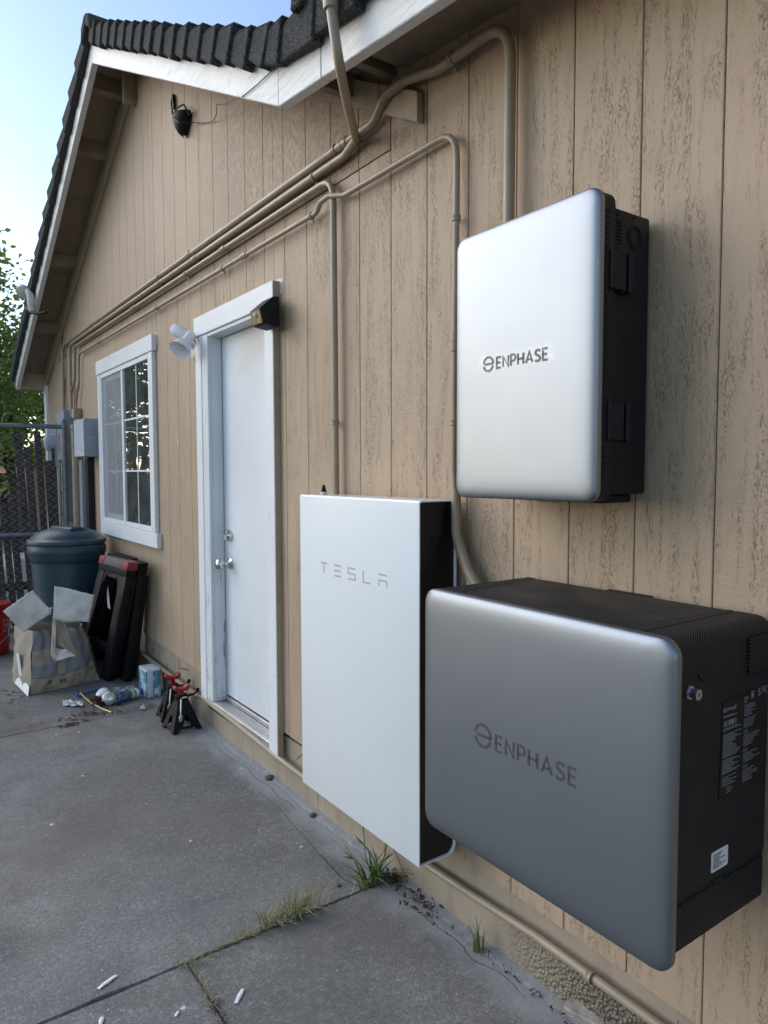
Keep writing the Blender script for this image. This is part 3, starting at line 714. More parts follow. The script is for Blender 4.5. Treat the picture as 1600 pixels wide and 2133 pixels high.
cB = conduit('tan conduit turning up past the white rake board onto the roof',
    [(-.372, 1.875, 3.25), (-.372, 1.863, 2.88), (-.365, 1.83, 2.70), (-.22, 2.0, 2.664), (-.045, 2.228, 2.712), (cx, 2.33, 2.694), (cx, 7.2, 2.69), (cx, 7.22, 2.10)], .0155, [0, .2, .12, .12, .06, .1, .1, 0],
    [((cx, 2.565, 2.692), HY), ((cx, 4.53, 2.69), HY), ((cx, 6.2, 2.69), HY)], [((cx, 3.9, 2.691), HY), ((cx, 5.9, 2.69), HY)])
b = MB(); b.lathe([(.017, -.035), (.022, -.033), (.024, -.004), (.022, 0), (.022, .022), (.017, .026)], (-.372, 1.862, 2.895), (0, .05, 1), 16); b.build('coupling', m_conduit, cB, 40)
conduit('tan conduit dropping to the top of the white battery cabinet',
    [(cx, 2.408, 1.40), (cx, 2.416, 2.642), (cx, 6.98, 2.642), (cx, 7.03, 2.33), (cx, 7.20, 2.25), (cx, 7.20, 2.02)], .013, [0, .09, .1, .1, .1, 0],
    [((cx, 2.413, 1.692), HZ), ((cx, 4.05, 2.642), HY), ((cx, 6.4, 2.642), HY)], [((cx, 3.50, 2.642), HY), ((cx, 5.1, 2.642), HY)])
conduit('thin tan conduit running lowest over the door, dropping behind the upper wall box',
    [(-.06, 1.56, 1.10), (-.05, 1.60, 1.17), (-.045, 1.668, 1.27), (-.045, 1.672, 1.42), (cx, 1.694, 1.50), (cx, 1.686, 2.545), (cx, 2.33, 2.548), (-.045, 2.43, 2.572), (-.045, 2.49, 2.565), (cx, 2.545, 2.545), (cx, 6.84, 2.555), (cx, 6.87, 2.29), (cx, 7.0, 2.13), (cx, 7.0, 2.02)], .0105, [0, .1, .15, .2, .2, .09, .1, .05, .05, .1, .08, .1, .1, 0],
    [((cx, 1.689, 2.278), HZ), ((cx, 1.693, 1.651), HZ), ((cx, 2.59, 2.545), HY), ((cx, 3.52, 2.548), HY), ((cx, 4.6, 2.55), HY), ((cx, 6.1, 2.555), HY)], [((cx, 3.25, 2.547), HY), ((cx, 1.69, 1.9), HZ)])
b = MB(); b.tube(bend([(-.052, 1.53, 1.12), (-.05, 1.60, 1.19), (-.045, 1.665, 1.30), (-.04, 1.672, 1.44)], .1), .0155, 12); bx = b.build('conduit', m_conduit, None, 50)
tag(bx, 'thick pale flexible conduit curving into the lower grey battery cabinet', 'conduit')
low_pts = [(-.006, .2, .150), (-.016, .99, .160), (-.020, 1.352, .166), (-.020, 1.6, .153), (-.022, 1.82, .146), (-.022, 2.75, .140), (-.028, 2.944, .149), (-.030, 3.4, .168), (-.030, 3.60, .174), (-.030, 3.85, .18), (-.026, 4.13, .168), (-.024, 5.05, .188), (-.024, 6.6, .19)]
pipe = empty('pipe', (-.02, 2, .15), 'tan pipe running low along the house foundation', 'pipe')
b = MB(); b.tube(low_pts, .0125, 12); b.build('pipe_run', m_conduit, pipe, 50)
coupling(pipe, (-.0265, 4.10, .1685), (0, 1, .0), .0125)
for y, z in ((4.06, .168), (1.15, .163)): clamp_ring(pipe, (-.022, y, z), HY, .0125)
cab = MB(); cab.tube([(-.004, 7.55, 3.12), (-.006, 7.62, 2.84), (-.05, 7.55, 2.60), (-.006, 7.58, 2.40), (-.006, 7.62, 2.12)], .005, 6); o = cab.build('cable', m_wire, None, 50)
tag(o, 'thin dark cable hanging down the far end of the wall', 'cable')

# ------------------------------------------------------------------ letters
def S_curve(w):
    return arc(w*.5, .74, .26*1., 30, 90, 3)[:0]+[(w, .86), (w*.82, .97), (w*.5, 1.0), (w*.18, .93), (w*.04, .78), (w*.12, .62), (w*.4, .53), (w*.72, .46), (w*.95, .34), (w*.97, .18), (w*.8, .05), (w*.5, 0), (w*.2, .03), (0, .14)]
def arc2(cx, cy, rx, ry, a0, a1, n=10): return [(cx+rx*math.cos(math.radians(a0+(a1-a0)*i/n)), cy+ry*math.sin(math.radians(a0+(a1-a0)*i/n))) for i in range(n+1)]
GL = {'E': (.52, [[(.52, 1), (0, 1), (0, 0), (.52, 0)], [(0, .51), (.46, .51)]]),
      'N': (.68, [[(0, 0), (0, 1), (.68, 0), (.68, 1)]]),
      'P': (.56, [[(0, 0), (0, 1), (.3, 1)]+arc2(.3, .72, .26, .28, 90, -90)+[(0, .44)]]),
      'H': (.68, [[(0, 0), (0, 1)], [(.68, 0), (.68, 1)], [(0, .5), (.68, .5)]]),
      'A': (.78, [[(0, 0), (.39, 1), (.78, 0)], [(.15, .30), (.63, .30)]]),
      'S': (.56, [S_curve(.56)])}
def word(mb, text, fn, h, w, gap):
    u = 0
    for ch in text:
        adv, L = GL[ch]
        for l in L: ribbon(mb, [(u+p[0]*h, p[1]*h) for p in l], w, fn)
        u += adv*h+gap
    return u
def emblem(mb, cu, cv, R, w, fn):
    ribbon(mb, [(cu-R*.97, cv+R*.10)]+arc(cu, cv, R, 160, 0, 14)+[(cu-R*1.02, cv-.0)][:0], w, fn)
    ribbon(mb, [(cu+R*1.0, cv), (cu-R*.72, cv)], w, fn)
    ribbon(mb, arc(cu, cv, R, 196, 344, 12), w, fn)

def pillow(mb, yc, zc, w, h, r, xf, prof, n=6):
    """rounded rectangular cover facing -X: prof = list of (inset, depth behind the front face)"""
    rings = []
    for dd, dx in prof: rings.append([mb.bm.verts.new((xf+dx, yc+p[0], zc+p[1])) for p in rrect(w, h, r, n, dd, .35)])
    for A, B in zip(rings, rings[1:]):
        m = len(A)
        for i in range(m): mb.bm.faces.new((A[i], A[(i+1) % m], B[(i+1) % m], B[i]))
    mb.bm.faces.new(rings[0])
    return mb
SOFT = [(.062, 0), (.045, .0003), (.030, .0010), (.019, .0021), (.011, .0037), (.006, .0057), (.0028, .0083), (.0008, .0115), (0, .015), (0, .026), (.002, .028)]

# ------------------------------------------------------------------ upper wall box (silver cover)
inv = empty('power_box', (0, 1.235, 1.43), 'tall silver fronted solar power box hung high on the wall above the lower unit', 'electrical box')
b = MB(); pillow(b, 1.2365, 1.7725, .467, .690, .030, -.226, SOFT); b.build('front_cover', m_silver, inv, 40)
b = MB(); b.prism([(1.2365+p[0], 1.7725+p[1]) for p in rrect(.463, .686, .030, 5)], 'x', -.1985, -.160); b.build('cover_rim', m_dark, inv, 40)
b = MB(); b.box(-.1595, -.012, 1.019, 1.452, 1.444, 2.088, .006, 2); b.build('housing', m_dark, inv, 40)
b = MB()
def slots(b, xs0, xs1, zlist, hh, y=1.0): 
    for z in zlist: b.box(xs0, xs1, y-.0022, y+.01, z-hh/2, z+hh/2)
zs_ = [2.066-.012*i for i in range(7)]+[1.884-.0123*i for i in range(19)]+[1.553-.0123*i for i in range(7)]
for z in zs_: b.box(-.192, -.183, 1.0035, 1.012, z-.0028, z+.0028)
b.build('cover_slot', m_dark2, inv, kind='stuff')
b = MB()
for i in range(7): b.box(-.158, -.120, 1.0165, 1.03, 2.058-.0076*i-.0022, 2.058-.0076*i+.0022)
for i in range(7): b.box(-.097, -.045, 1.0165, 1.03, 1.636-.0085*i-.0022, 1.636-.0085*i+.0022)
for (x0, x1, z) in ((-.148, -.132, 2.074), (-.150, -.134, 1.998), (-.078, -.070, 2.078), (-.080, -.070, 1.992), (-.08, -.06, 1.650), (-.08, -.06, 1.575)): b.box(x0, x1, 1.0165, 1.03, z-.0025, z+.0025)
b.build('vent_slot', m_dark2, inv, kind='stuff')
for r_ in (.026, .018):
    b = MB(); b.lathe([(r_-.0012, -.001), (r_-.0012, .0015), (r_+.0012, .0015), (r_+.0012, -.001)], (-.071, 1.019, 2.034), (0, -1, 0), 24); b.build('knockout_ring', m_dark2, inv)
for z0, z1 in ((1.900, 1.985), (1.567, 1.652)):
    b = MB(); b.box(-.182, -.129, .996, 1.0185, z0, z1, .002); b.build('latch', m_dark, inv)
    b = MB(); b.box(-.129, -.115, 1.010, 1.0186, z0-.001, z1+.001); b.build('latch_gap', m_dark2, inv)
    b = MB(); b.box(-.115, -.098, .998, 1.0185, z0-.002, z1+.002, .002); b.build('latch', m_dark, inv)
    b = MB(); b.box(-.194, -.183, 1.0035, 1.02, z0-.004, z1+.004); b.build('latch_gap', m_dark2, inv)
b = MB(); fi = lambda u, v, h: (-.2262-.0008*h, 1.3055-u, 1.7580+v+u*.004)
word(b, 'ENPHASE', fi, .0265, .0056, .0088)
emblem(b, -.0305, .0140, .0175, .0054, fi); b.build('lettering', m_mark, inv)
b = MB(); b.grid(lambda u, v: (-.2275-.0012*max(0, math.sin(u*23)*math.sin(v*5+u*9))-.003*max(0, u-.86)*v, 1.378-u*.262, 1.751+v*.043+.003*u), 24, 5); b.build('tape_label', m_film, inv, 60)
b = MB(); b.box(-.075, -.03, 1.25, 1.31, 1.416, 1.445, .006, 2); b.box(-.079, -.075, 1.262, 1.298, 1.422, 1.44, .001); b.build('junction_fitting', m_beige, inv, 40)
b = MB(); b.tube([(-.045, 1.31, 1.434), (-.045, 1.36, 1.436), (-.045, 1.42, 1.442)], .009, 10); b.lathe([(.009, 0), (.014, .002), (.014, .012), (.009, .014)], (-.045, 1.318, 1.434), (0, 1, 0), 12); b.build('cable_gland', m_offw, inv, 40)
b = MB(); b.box(-.15, -.05, 1.03, 1.12, 1.424, 1.4435, .003); b.build('bottom_foot', m_blackpl, inv)

# ------------------------------------------------------------------ white battery cabinet
pw = empty('battery_cabinet', (-.1, 2.065, .256), 'flat white battery cabinet on the wall with black recessed side', 'battery')
x0, x1, y0, y1, z0, z1 = -.175, -.022, 1.688, 2.441, .256, 1.408
prof_out = [(x0+.002, z0), (x1-.03, z0)]+arc(x1-.03, z0+.03, .03, -90, 0, 5)[1:]+arc(x1-.012, z1-.012, .012, 0, 90, 3)+[(x0+.006, z1), (x0, z1-.006), (x0, z0+.003)]
b = MB(); t = bmesh.new(); n = len(prof_out); ccx, ccz = (x0+x1)/2, (z0+z1)/2
def inset(p, dd): return (p[0]+math.copysign(dd, ccx-p[0]), p[1]+math.copysign(dd, ccz-p[1]))
R = []
for (yy, dd) in ((y1, 0), (y0+.003, 0), (y0, .0015), (y0, .0045), (y0+.012, .0055)): R.append([t.verts.new((inset(p, dd)[0], yy, inset(p, dd)[1])) for p in prof_out])
for A, B in zip(R, R[1:]):
    for i in range(n): t.faces.new((A[i], A[(i+1) % n], B[(i+1) % n], B[i]))
t.faces.new(R[0]); b.add(t); b.build('shell', m_pw, pw, 35)
b = MB(); b.prism([inset(p, .0052) for p in prof_out], 'y', y0+.009, y0+.013); b.build('side_panel', m_black, pw)
b = MB(); b.box(-.075, -.0735, y0+.0075, y0+.0088, .75, 1.385); t = Mt('dim green light strip', (.006, .03, .008)); b.build('status_light', t.m, pw)
b = MB(); b.lathe([(.007, 0), (.007, .003), (.0055, .004), (0, .004)], (-.115, y0+.0088, 1.29), (0, -1, 0), 14); b.build('switch', m_blackpl, pw)
b = MB(); b.lathe([(.013, 0), (.013, .008), (.0115, .010)], (-.10, 2.386, 1.4085), (0, 0, 1), 16); b.build('antenna_base', m_offw, pw, 40)
b = MB(); b.lathe([(.0115, .010), (.0105, .014), (.005, .036), (.003, .038), (0, .038)], (-.10, 2.386, 1.4085), (0, 0, 1), 16); b.build('antenna', m_blackpl, pw, 40)
b = MB(); ft = lambda u, v, h: (x0-.0001-.0006*h, 2.283-u, 1.1205+v)
w_, hh = .0062, .038
def stro(l): ribbon(b, l, w_, ft)
stro([(0, hh), (.046, hh)]); stro([(.023, hh-.0032), (.023, 0)])
for v in (hh, hh*.5, 0): stro([(.098, v), (.140, v)])
stro([(.236, hh), (.191, hh), (.191, hh*.5), (.236, hh*.5), (.236, 0), (.191, 0)])
stro([(.287, hh), (.287, 0), (.330, 0)])
stro([(.381, hh), (.425, hh)]); stro([(.381, 0), (.381, hh*.5), (.425, hh*.5), (.425, 0)])
b.build('lettering', m_pwmark, pw)

# ------------------------------------------------------------------ lower battery (grey cover)
bat = empty('battery_unit', (-.2, 1.04, .6), 'wide deep grey fronted battery unit at the lower right of the wall', 'battery')
b = MB(); pillow(b, 1.041, .8985, .698, .612, .034, -.398, SOFT); b.build('front_cover', m_silver2, bat, 40)
b = MB(); b.box(-.371, -.03, .708, 1.374, .71, 1.130, .004); b.build('housing', m_dark, bat, 40)
b = MB(); b.box(-.371, -.03, .7085, 1.3735, .612, .702, .006, 2); b.build('lower_grille', m_perf, bat, 40)
tp = [(.706, 1.12), (.706, 1.172)]+arc(.706+.03, 1.172, .03, 180, 90, 5)
b = MB(); b.prism([(.706, 1.131), (.706, 1.168)]+arc(.738, 1.168, .032, 180, 90, 5)[1:]+[(.7795, 1.2005), (.7795, 1.131)], 'x', -.371, -.028); b.build('vent_hood', m_perf, bat, 40)
b = MB(); b.box(-.371, -.028, .7815, 1.376, 1.131, 1.2, .004); b.build('top_cover', m_dark, bat, 40)
b = MB(); b.prism([(-.371, .7825), (-.03, .7825), (-.03, .801), (-.371, .830)], 'z', 1.2003, 1.2008); b.build('top_grille', m_perf, bat)
b = MB(); b.prism([(-.371, 1.30), (-.028, 1.35), (-.028, 1.374), (-.371, 1.374)], 'z', 1.2003, 1.2008); b.build('top_grille', m_perf, bat)
b = MB(); b.box(-.028, -.012, .99, 1.115, 1.10, 1.201, .002); b.build('wall_bracket', m_dark, bat)
b = MB(); b.prism([(-.371, 1.120), (-.371, 1.131), (-.028, 1.131), (-.028, 1.088), (-.28, 1.110), (-.30, 1.128), (-.34, 1.128), (-.352, 1.098)], 'y', .7055, .7075); b.build('side_grille', m_perf, bat)
b = MB(); b.box(-.125, -.035, .701, .7079, 1.095, 1.172, .006, 2); b.build('rear_vent', m_perf, bat)
b = MB(); b.lathe([(.014, 0), (.014, .003), (.009, .004), (.009, .010), (.011, .011), (.011, .019), (.004, .019), (.004, .016), (0, .016)], (-.322, .7078, 1.098), (0, -1, 0), 6); b.build('ground_stud', m_screw, bat)
fs = lambda X, Z, h: (X, .7063-.0004*h, Z)
b = MB(); b.prism([(-.208, 1.058), (-.045, 1.058), (-.045, .868), (-.214, .868)], 'y', .7065, .7077); plate = b.build('rating_plate', m_black, bat)
b = MB(); fp = lambda u, v, h: (-.199+u, .7063-.0004*h, 1.0375+v)
word(b, 'ENPHASE', fp, .0062, .0011, .0020); emblem(b, -.0055, .0031, .0034, .0011, fp)
r3 = random.Random(3)
def text_rows(b, xa, xb, za, zb, n):
    for i in range(n):
        z = za+(zb-za)*i/max(n-1, 1); L = (xb-xa)*r3.uniform(.45, 1); x = xa
        while x < xa+L:
            w = r3.uniform(.002, .008); b.box(x, min(x+w, xa+L), .7058, .7063, z-.0006, z+.0006); x += w+.0012
text_rows(b, -.205, -.150, 1.029, 1.027, 2)
for i in range(26):
    if r3.random() < .7: b.box(-.205+i*.0019, -.205+i*.0019+r3.choice((.0008, .0015)), .7058, .7063, 1.008, 1.019)
text_rows(b, -.205, -.135, 1.004, 1.001, 2); text_rows(b, -.205, -.140, .992, .948, 15); text_rows(b, -.206, -.138, .942, .916, 9); text_rows(b, -.206, -.15, .908, .892, 5); text_rows(b, -.19, -.16, .886, .876, 3)
text_rows(b, -.130, -.115, 1.052, 1.042, 4); text_rows(b, -.130, -.085, 1.036, 1.015, 7); text_rows(b, -.130, -.07, 1.008, .992, 5); text_rows(b, -.130, -.06, .975, .955, 6); text_rows(b, -.130, -.06, .938, .922, 5); text_rows(b, -.130, -.06, .905, .882, 7)
for z in (.983, .946, .913):
    for q in (0, .009): ribbon(b, [(-.130+q, z-.003), (-.1265+q, z+.0035), (-.123+q, z-.003), (-.130+q, z-.003)], .0009, lambda u, v, h: (u, .7063-.0004*h, v))
fq = lambda u, v, h: (u, .7063-.0004*h, v)
ribbon(b, [(-.105, 1.046), (-.095, 1.046), (-.095, 1.060), (-.105, 1.060), (-.105, 1.046)], .0010, fq); b.box(-.102, -.098, .7058, .7063, 1.049, 1.057)
ribbon(b, [(-.078+p[0]*.012, 1.047+p[1]*.014) for p in S_curve(.7)], .002, fq)
ribbon(b, [(-.062, 1.048), (-.062, 1.062), (-.054, 1.062)], .0014, fq); ribbon(b, [(-.062, 1.055), (-.056, 1.055)], .0014, fq); ribbon(b, arc(-.047, 1.055, .0065, 50, 310, 10), .0014, fq); ribbon(b, arc(-.047, 1.055, .0032, 50, 310, 8), .0014, fq)
b.build('printed_text', plain('dim white print', (.26, .27, .29), .6), plate, kind='stuff')
b = MB(); b.prism([(-.205+p[0], .749+p[1]) for p in rrect(.059, .040, .004, 3)], 'y', .7068, .7077); lab = b.build('warning_label', m_paper, bat)
b = MB(); text_rows(b, -.229, -.184, .763, .736, 8); b.build('printed_text', m_mark2, lab, kind='stuff')
b = MB(); b.box(-.222, -.192, .7064, .72, .7005, .716, .004); b.build('cable_notch', m_dark2, bat)
b = MB(); b.box(-.37, -.032, .7115, 1.37, .7022, .7098); b.build('seam', m_dark2, bat)
b = MB(); fb = lambda u, v, h: (-.3981-.0008*h, 1.1235-u, .872+v)
word(b, 'ENPHASE', fb, .0345, .0062, .0128); emblem(b, -.0425, .020, .0255, .0066, fb); b.build('lettering', m_mark2, bat)
b = MB(); b.grid(lambda u, v: (-.3992-.0010*max(0, math.sin(u*19)*math.sin(v*6+u*7)), 1.212-u*.342, .862+v*.053), 24, 5); b.build('tape_label', m_film, bat, 60)

# ------------------------------------------------------------------ wall lights
fl = empty('floodlight', (0, 3.95, 2.2), 'white twin head floodlight on the wall left of the door', 'light')
b = MB(); b.lathe([(.055, 0), (.055, .012), (.045, .022), (.02, .026), (0, .026)], (-.001, 3.985, 2.185), (-1, 0, 0), 24); b.build('wall_plate', m_offw, fl, 40)
ax = Vector((-.080, -.034, -.100)).normalized(); cc = Vector((-.142, 3.865, 2.168))
b = MB(); b.lathe([(.0, -.135), (.024, -.135), (.027, -.13), (.028, -.072), (.034, -.058), (.052, -.030), (.064, 0), (.066, .004), (.062, .004), (.050, -.028), (.030, -.056), (0, -.06)], cc, ax, 32); b.build('lamp_head', m_white, fl, 40)
ax2 = Vector((-.5, .55, .35)).normalized()
b = MB(); b.lathe([(0, -.05), (.030, -.05), (.034, -.045), (.034, .045), (.030, .05), (0, .05)], (-.085, 4.015, 2.295), ax2, 24); b.build('sensor_head', m_white, fl, 40)
b = MB(); b.tube([(-.02, 3.985, 2.20), (-.045, 3.965, 2.235), (-.065, 3.945, 2.255)], .010, 10); b.tube([(-.02, 3.985, 2.205), (-.05, 4.0, 2.24), (-.075, 4.01, 2.275)], .010, 10); b.build('swivel_arm', m_white, fl, 40)
b = MB(); b.tube(bend([(-.045, 3.93, 2.26), (-.03, 3.90, 2.20), (-.02, 3.93, 2.14), (-.02, 3.97, 2.16)], .03), .003, 6); b.build('wire', m_wire, fl)
so = empty('solar_light', (-.05, 2.91, 2.2), 'small black wedge solar light at the right end of the door header', 'light')
b = MB(); b.prism([(-.0395, 2.272), (-.0395, 2.143), (-.052, 2.136), (-.118, 2.146), (-.136, 2.212), (-.07, 2.27)], 'y', 2.862, 2.968, .004, 2); b.build('housing', m_blackpl, so, 40)
b = MB(); v = [(-.1195, 2.872, 2.152), (-.1195, 2.958, 2.152), (-.1345, 2.958, 2.206), (-.1345, 2.872, 2.206)]; b.hexa([(x-.0015, y, z) for x, y, z in v]+[(x+.003, y, z) for x, y, z in v]); b.build('lens', m_gold, so)
b = MB(); b.lathe([(.012, 0), (.010, .006), (.005, .010), (0, .011)], (-.133, 2.915, 2.188), (-1, 0, -.25), 16); b.build('motion_sensor', m_offw, so, 40)
sp = empty('solar_lamp', (-.03, 4.02, 3.48), 'black half dome lamp high on the gable below the rake', 'light')
b = MB()
def dome(u, v):
    a = PI*u; y = 4.075-.092*math.cos(a)*(1-.80*v**1.6); z = 3.535-.112*v; x = -.012-.07*math.sin(a)*math.sqrt(max(0, 1-.95*v*v)); return (x, y, z)
b.grid(dome, 14, 8); b.box(-.012, -.001, 4.0, 4.15, 3.47, 3.53); b.face([dome(i/14, 0) for i in range(15)]); b.build('shade', m_blackpl, sp, 50)
w1 = MB(); w1.tube(bend([(-.01, 4.27, 3.745), (-.02, 4.285, 3.70), (-.02, 4.265, 3.63), (-.03, 4.235, 3.60), (-.04, 4.13, 3.60), (-.05, 3.99, 3.56), (-.03, 3.955, 3.49)], .04), .0055, 6); o = w1.build('cord', m_blackpl, sp)
w1 = MB(); w1.obox((-.015, 4.255, 3.69), (.008, 0, 0), (0, .010, .004), (0, .006, .045), .003); w1.build('plug', m_blackpl, sp)
b = MB(); b.tube([(-.012, 4.19, 3.61), (-.09, 4.05, 3.50), (-.10, 3.93, 3.42), (-.02, 3.92, 3.44), (-.015, 3.78, 3.385), (-.015, 3.655, 3.345), (-.05, 3.52, 3.32), (-.10, 3.40, 3.30), (-.20, 3.05, 3.13), (-.306, 2.63, 2.958), (-.306, 2.50, 2.945), (-.306, 2.38, 2.94), (-.306, 2.30, 2.95)], .0022, 5); o = b.build('wire', m_wire)
tag(o, 'thin loose wire from the black gable lamp up to the rake board', 'wire')
rl = empty('rake_light', (-.34, 7.25, 3.0), 'small white round lamp strapped to the far rake board', 'light')
b = MB(); b.lathe([(0, .03), (.05, .03), (.062, .022), (.066, 0), (.066, -.018), (.055, -.024), (0, -.024)], (-.385, 7.36, 3.165), (-.5, -.5, -.6), 20); b.build('lamp_head', m_offw, rl, 40)
b = MB(); b.tube([(-.36, 7.30, 3.17), (-.345, 7.26, 3.12), (-.34, 7.24, 3.02), (-.335, 7.24, 2.96)], [.024, .032, .034, .02], 12); b.build('body', m_offw, rl, 40)
b = MB(); b.tube([(-.36, 7.38, 3.02), (-.345, 7.22, 2.955), (-.30, 7.12, 2.93), (-.25, 7.05, 2.94)], .014, 8); b.build('strap', m_blackpl, rl, 40)

# ------------------------------------------------------------------ electrical boxes at the far end
def box_thing(name, label, cat, x0, x1, y0, y1, z0, z1, m, fm=None, group=None):
    r = empty(name, ((x0+x1)/2, (y0+y1)/2, z0), label, cat, group)
    b = MB(); b.box(x0, x1, y0, y1, z0, z1, .004); b.build('housing', m, r)
    b = MB(); b.box(x0-.008, x0-.0003, y0+.003, y1-.003, z0+.003, z1-.003, .002); b.build('cover', fm or m, r); return r
e1 = box_thing('meter_box', 'pale grey enamel box left of the window with scuffed front', 'electrical box', -.118, -.001, 6.295, 6.66, 1.625, 1.945, m_grey, m_greylt)
b = MB()
for z in (1.78, 1.785): b.lathe([(.006, 0), (.006, .003), (0, .004)], (-.05 if z > 1.782 else -.08, 6.2948, z), (0, -1, 0), 8)
b.build('rivet', m_offw, e1)
e2 = box_thing('service_panel', 'tall grey service panel behind the chain link gate post', 'electrical box', -.075, -.001, 7.28, 7.62, 1.02, 2.09, m_grey, m_grey)
b = MB(); b.box(-.0845, -.0835, 7.50, 7.56, 1.66, 1.86); b.build('red_sticker', m_redpr, e2)
e3 = box_thing('junction_box', 'small tan junction box under the conduit ends', 'electrical box', -.064, -.004, 6.90, 7.00, 1.985, 2.075, m_conduit, m_beige)
e4 = empty('downpipe', (-.03, 7.0, 1.0), 'tan capped pipe standing between the two grey boxes', 'pipe')
b = MB(); b.tube([(-.05, 6.95, .15), (-.05, 6.95, 1.90)], .040, 14); b.build('pipe', m_conduit, e4, 50)
b = MB(); b.lathe([(.040, 0), (.047, .004), (.047, .05), (.02, .058), (0, .058)], (-.05, 6.95, 1.88), (0, 0, 1), 16); b.build('cap', m_conduit, e4, 50)
o = MB().box(-.055, -.001, 6.50, 6.60, .25, 1.622, .003).build('cable_duct', m_dark); tag(o, 'dark grey duct running down from the pale grey box', 'duct')
o = MB().box(-.05, -.001, 6.76, 6.86, .2, 1.60, .003).build('conduit_cover', m_grey); tag(o, 'narrow pale grey cover strip left of the dark duct', 'duct')
mt = empty('electric_meter', (-.08, 7.95, 1.8), 'round glass electric meter at the far corner of the wall', 'meter')
b = MB(); b.box(-.06, -.001, 7.80, 8.14, 1.55, 2.0, .005); b.build('socket', m_grey, mt)
b = MB(); b.lathe([(.09, 0), (.09, .05), (.085, .07), (.05, .085), (0, .088)], (-.0605, 7.95, 1.80), (-1, 0, 0), 24); b.build('dial_cover', m_greylt, mt, 40)

# ------------------------------------------------------------------ gate, picket fence
gate = empty('chain_link_gate', (-.7, 7.2, 0), 'galvanised chain link gate between the yard and the house corner', 'gate')
b = MB(); b.tube([(-.105, 7.2, .02), (-.105, 7.2, 1.965)], .024, 12); b.lathe([(.026, 0), (.026, .015), (.018, .03), (0, .034)], (-.105, 7.2, 1.962), (0, 0, 1), 12); b.build('post', m_galv, gate, 50)
b = MB(); b.tube([(-.150, 7.2, .06), (-.150, 7.2, 1.60)], .012, 10); b.build('tension_bar', m_galv, gate, 50)
b = MB(); b.tube([(-2.4, 7.2, 1.895), (-.125, 7.2, 1.92)], .021, 12); b.build('top_rail', m_galv, gate, 50)
b = MB(); b.tube([(-2.4, 7.2, .915), (-.13, 7.2, .92)], .019, 12); b.build('middle_rail', m_galv, gate, 50)
b = MB()
for z in (1.60, 1.30, 1.10, 1.92):
    b.lathe([(.026, -.009), (.030, -.012), (.030, .012), (.026, .014)], (-.105, 7.2, z), (0, 0, 1), 12); b.box(-.16, -.13, 7.195, 7.205, z-.012, z+.012, .002)
b.box(-.07, -.03, 7.18, 7.2, 1.59, 1.62, .003); b.build('clamp', m_galv, gate, 40)
b = MB(); D = .075
n = int(2.2/D)
for i in range(n+1):
    xa = -2.36+i*D; P = []
    for j in range(0, 51):
        z = .06+j*D/2*.98
        if z > 1.89: break
        P.append((xa+(D/2*.93 if (j % 2) else -D/2*.93), 7.2+(.004 if j % 2 else -.004), z))
    b.tube(P, .0027, 3, False)
b.build('mesh_wire', plain('zinc mesh wire', (.40, .43, .46), .5, .3, .15, 30), gate, kind='stuff')
b = MB(); b.tube(bend([(-.62, 7.2, 1.93), (-.60, 7.2, 2.02), (-.53, 7.2, 2.03), (-.46, 7.2, 1.96), (-.40, 7.2, 1.945)], .04), .004, 6); b.build('loose_wire', m_galv, gate, 50)
pf = empty('picket_fence', (-.5, 7.9, 0), 'broken dark wooden picket fence behind the chain link gate', 'fence')
for (xt, w, zt, lean) in ((-.402, .072, 1.90, .11), (-.312, .07, 1.748, .085), (-.219, .062, 1.905, .075), (-.124, .068, 1.612, .05), (-.073, .042, 1.738, .03), (-.545, .06, 1.175, .07), (-.477, .066, 1.237, .08),
                            (-.64, .09, 1.30, .06), (-.76, .09, 1.80, .06), (-.88, .09, 1.78, .05), (-1.0, .09, 1.82, .04), (-1.12, .09, 1.70, .05), (-1.24, .09, 1.80, .05)):
    b = MB(); xb = xt+lean; y = 7.9+rnd.uniform(-.01, .01)
    b.hexa([(xb-w/2, y-.009, -.05), (xb+w/2, y-.009, -.05), (xb+w/2, y+.009, -.05), (xb-w/2, y+.009, -.05), (xt-w/2, y-.009, zt+rnd.uniform(-.012, .012)), (xt+w/2, y-.009, zt+rnd.uniform(-.012, .012)), (xt+w/2, y+.009, zt), (xt-w/2, y+.009, zt)], .003)
    b.build('picket', m_wood, pf)
b = MB(); b.box(-1.5, -.04, 7.93, 7.97, .30, .38, .003); b.box(-1.5, -.04, 7.93, 7.97, .82, .90, .003); b.build('fence_rail', m_wood, pf)

# ------------------------------------------------------------------ dustbin, bucket, carton, sawhorses
bn = empty('dustbin', (-.345, 5.95, 0), 'dark blue grey round plastic dustbin with domed lid by the gate', 'bin')
b = MB(); b.lathe([(0, .01), (.205, .01), (.215, .02), (.222, .10), (.245, .55), (.258, .80), (.262, .805), (.272, .83), (.278, .86), (.280, .92), (.276, .935), (.262, .94), (.25, .935), (.23, .3), (0, .29)], (-.345, 5.95, 0), (0, 0, 1), 48); b.build('body', m_binm, bn, 35)
b = MB(); b.lathe([(.278, .940), (.286, .942), (.289, .958), (.285, .972), (.270, .980), (.262, .984), (.250, 1.000), (.215, 1.026), (.165, 1.046), (.11, 1.056), (.05, 1.06), (0, 1.061)], (-.345, 5.95, 0), (0, 0, 1), 48); b.build('lid', m_binm, bn, 35)
b = MB(); b.obox((-.345, 5.95, 1.057), (.05, .02, 0), (-.05, .15, 0), (0, 0, .013), .012, 3); b.build('lid_handle', m_binm, bn, 40)
b = MB(); b.lathe([(.281, .862), (.2845, .868), (.2845, .918), (.281, .924)], (-.345, 5.95, 0), (0, 0, 1), 48); b.build('rim_band', m_binm, bn, 35)
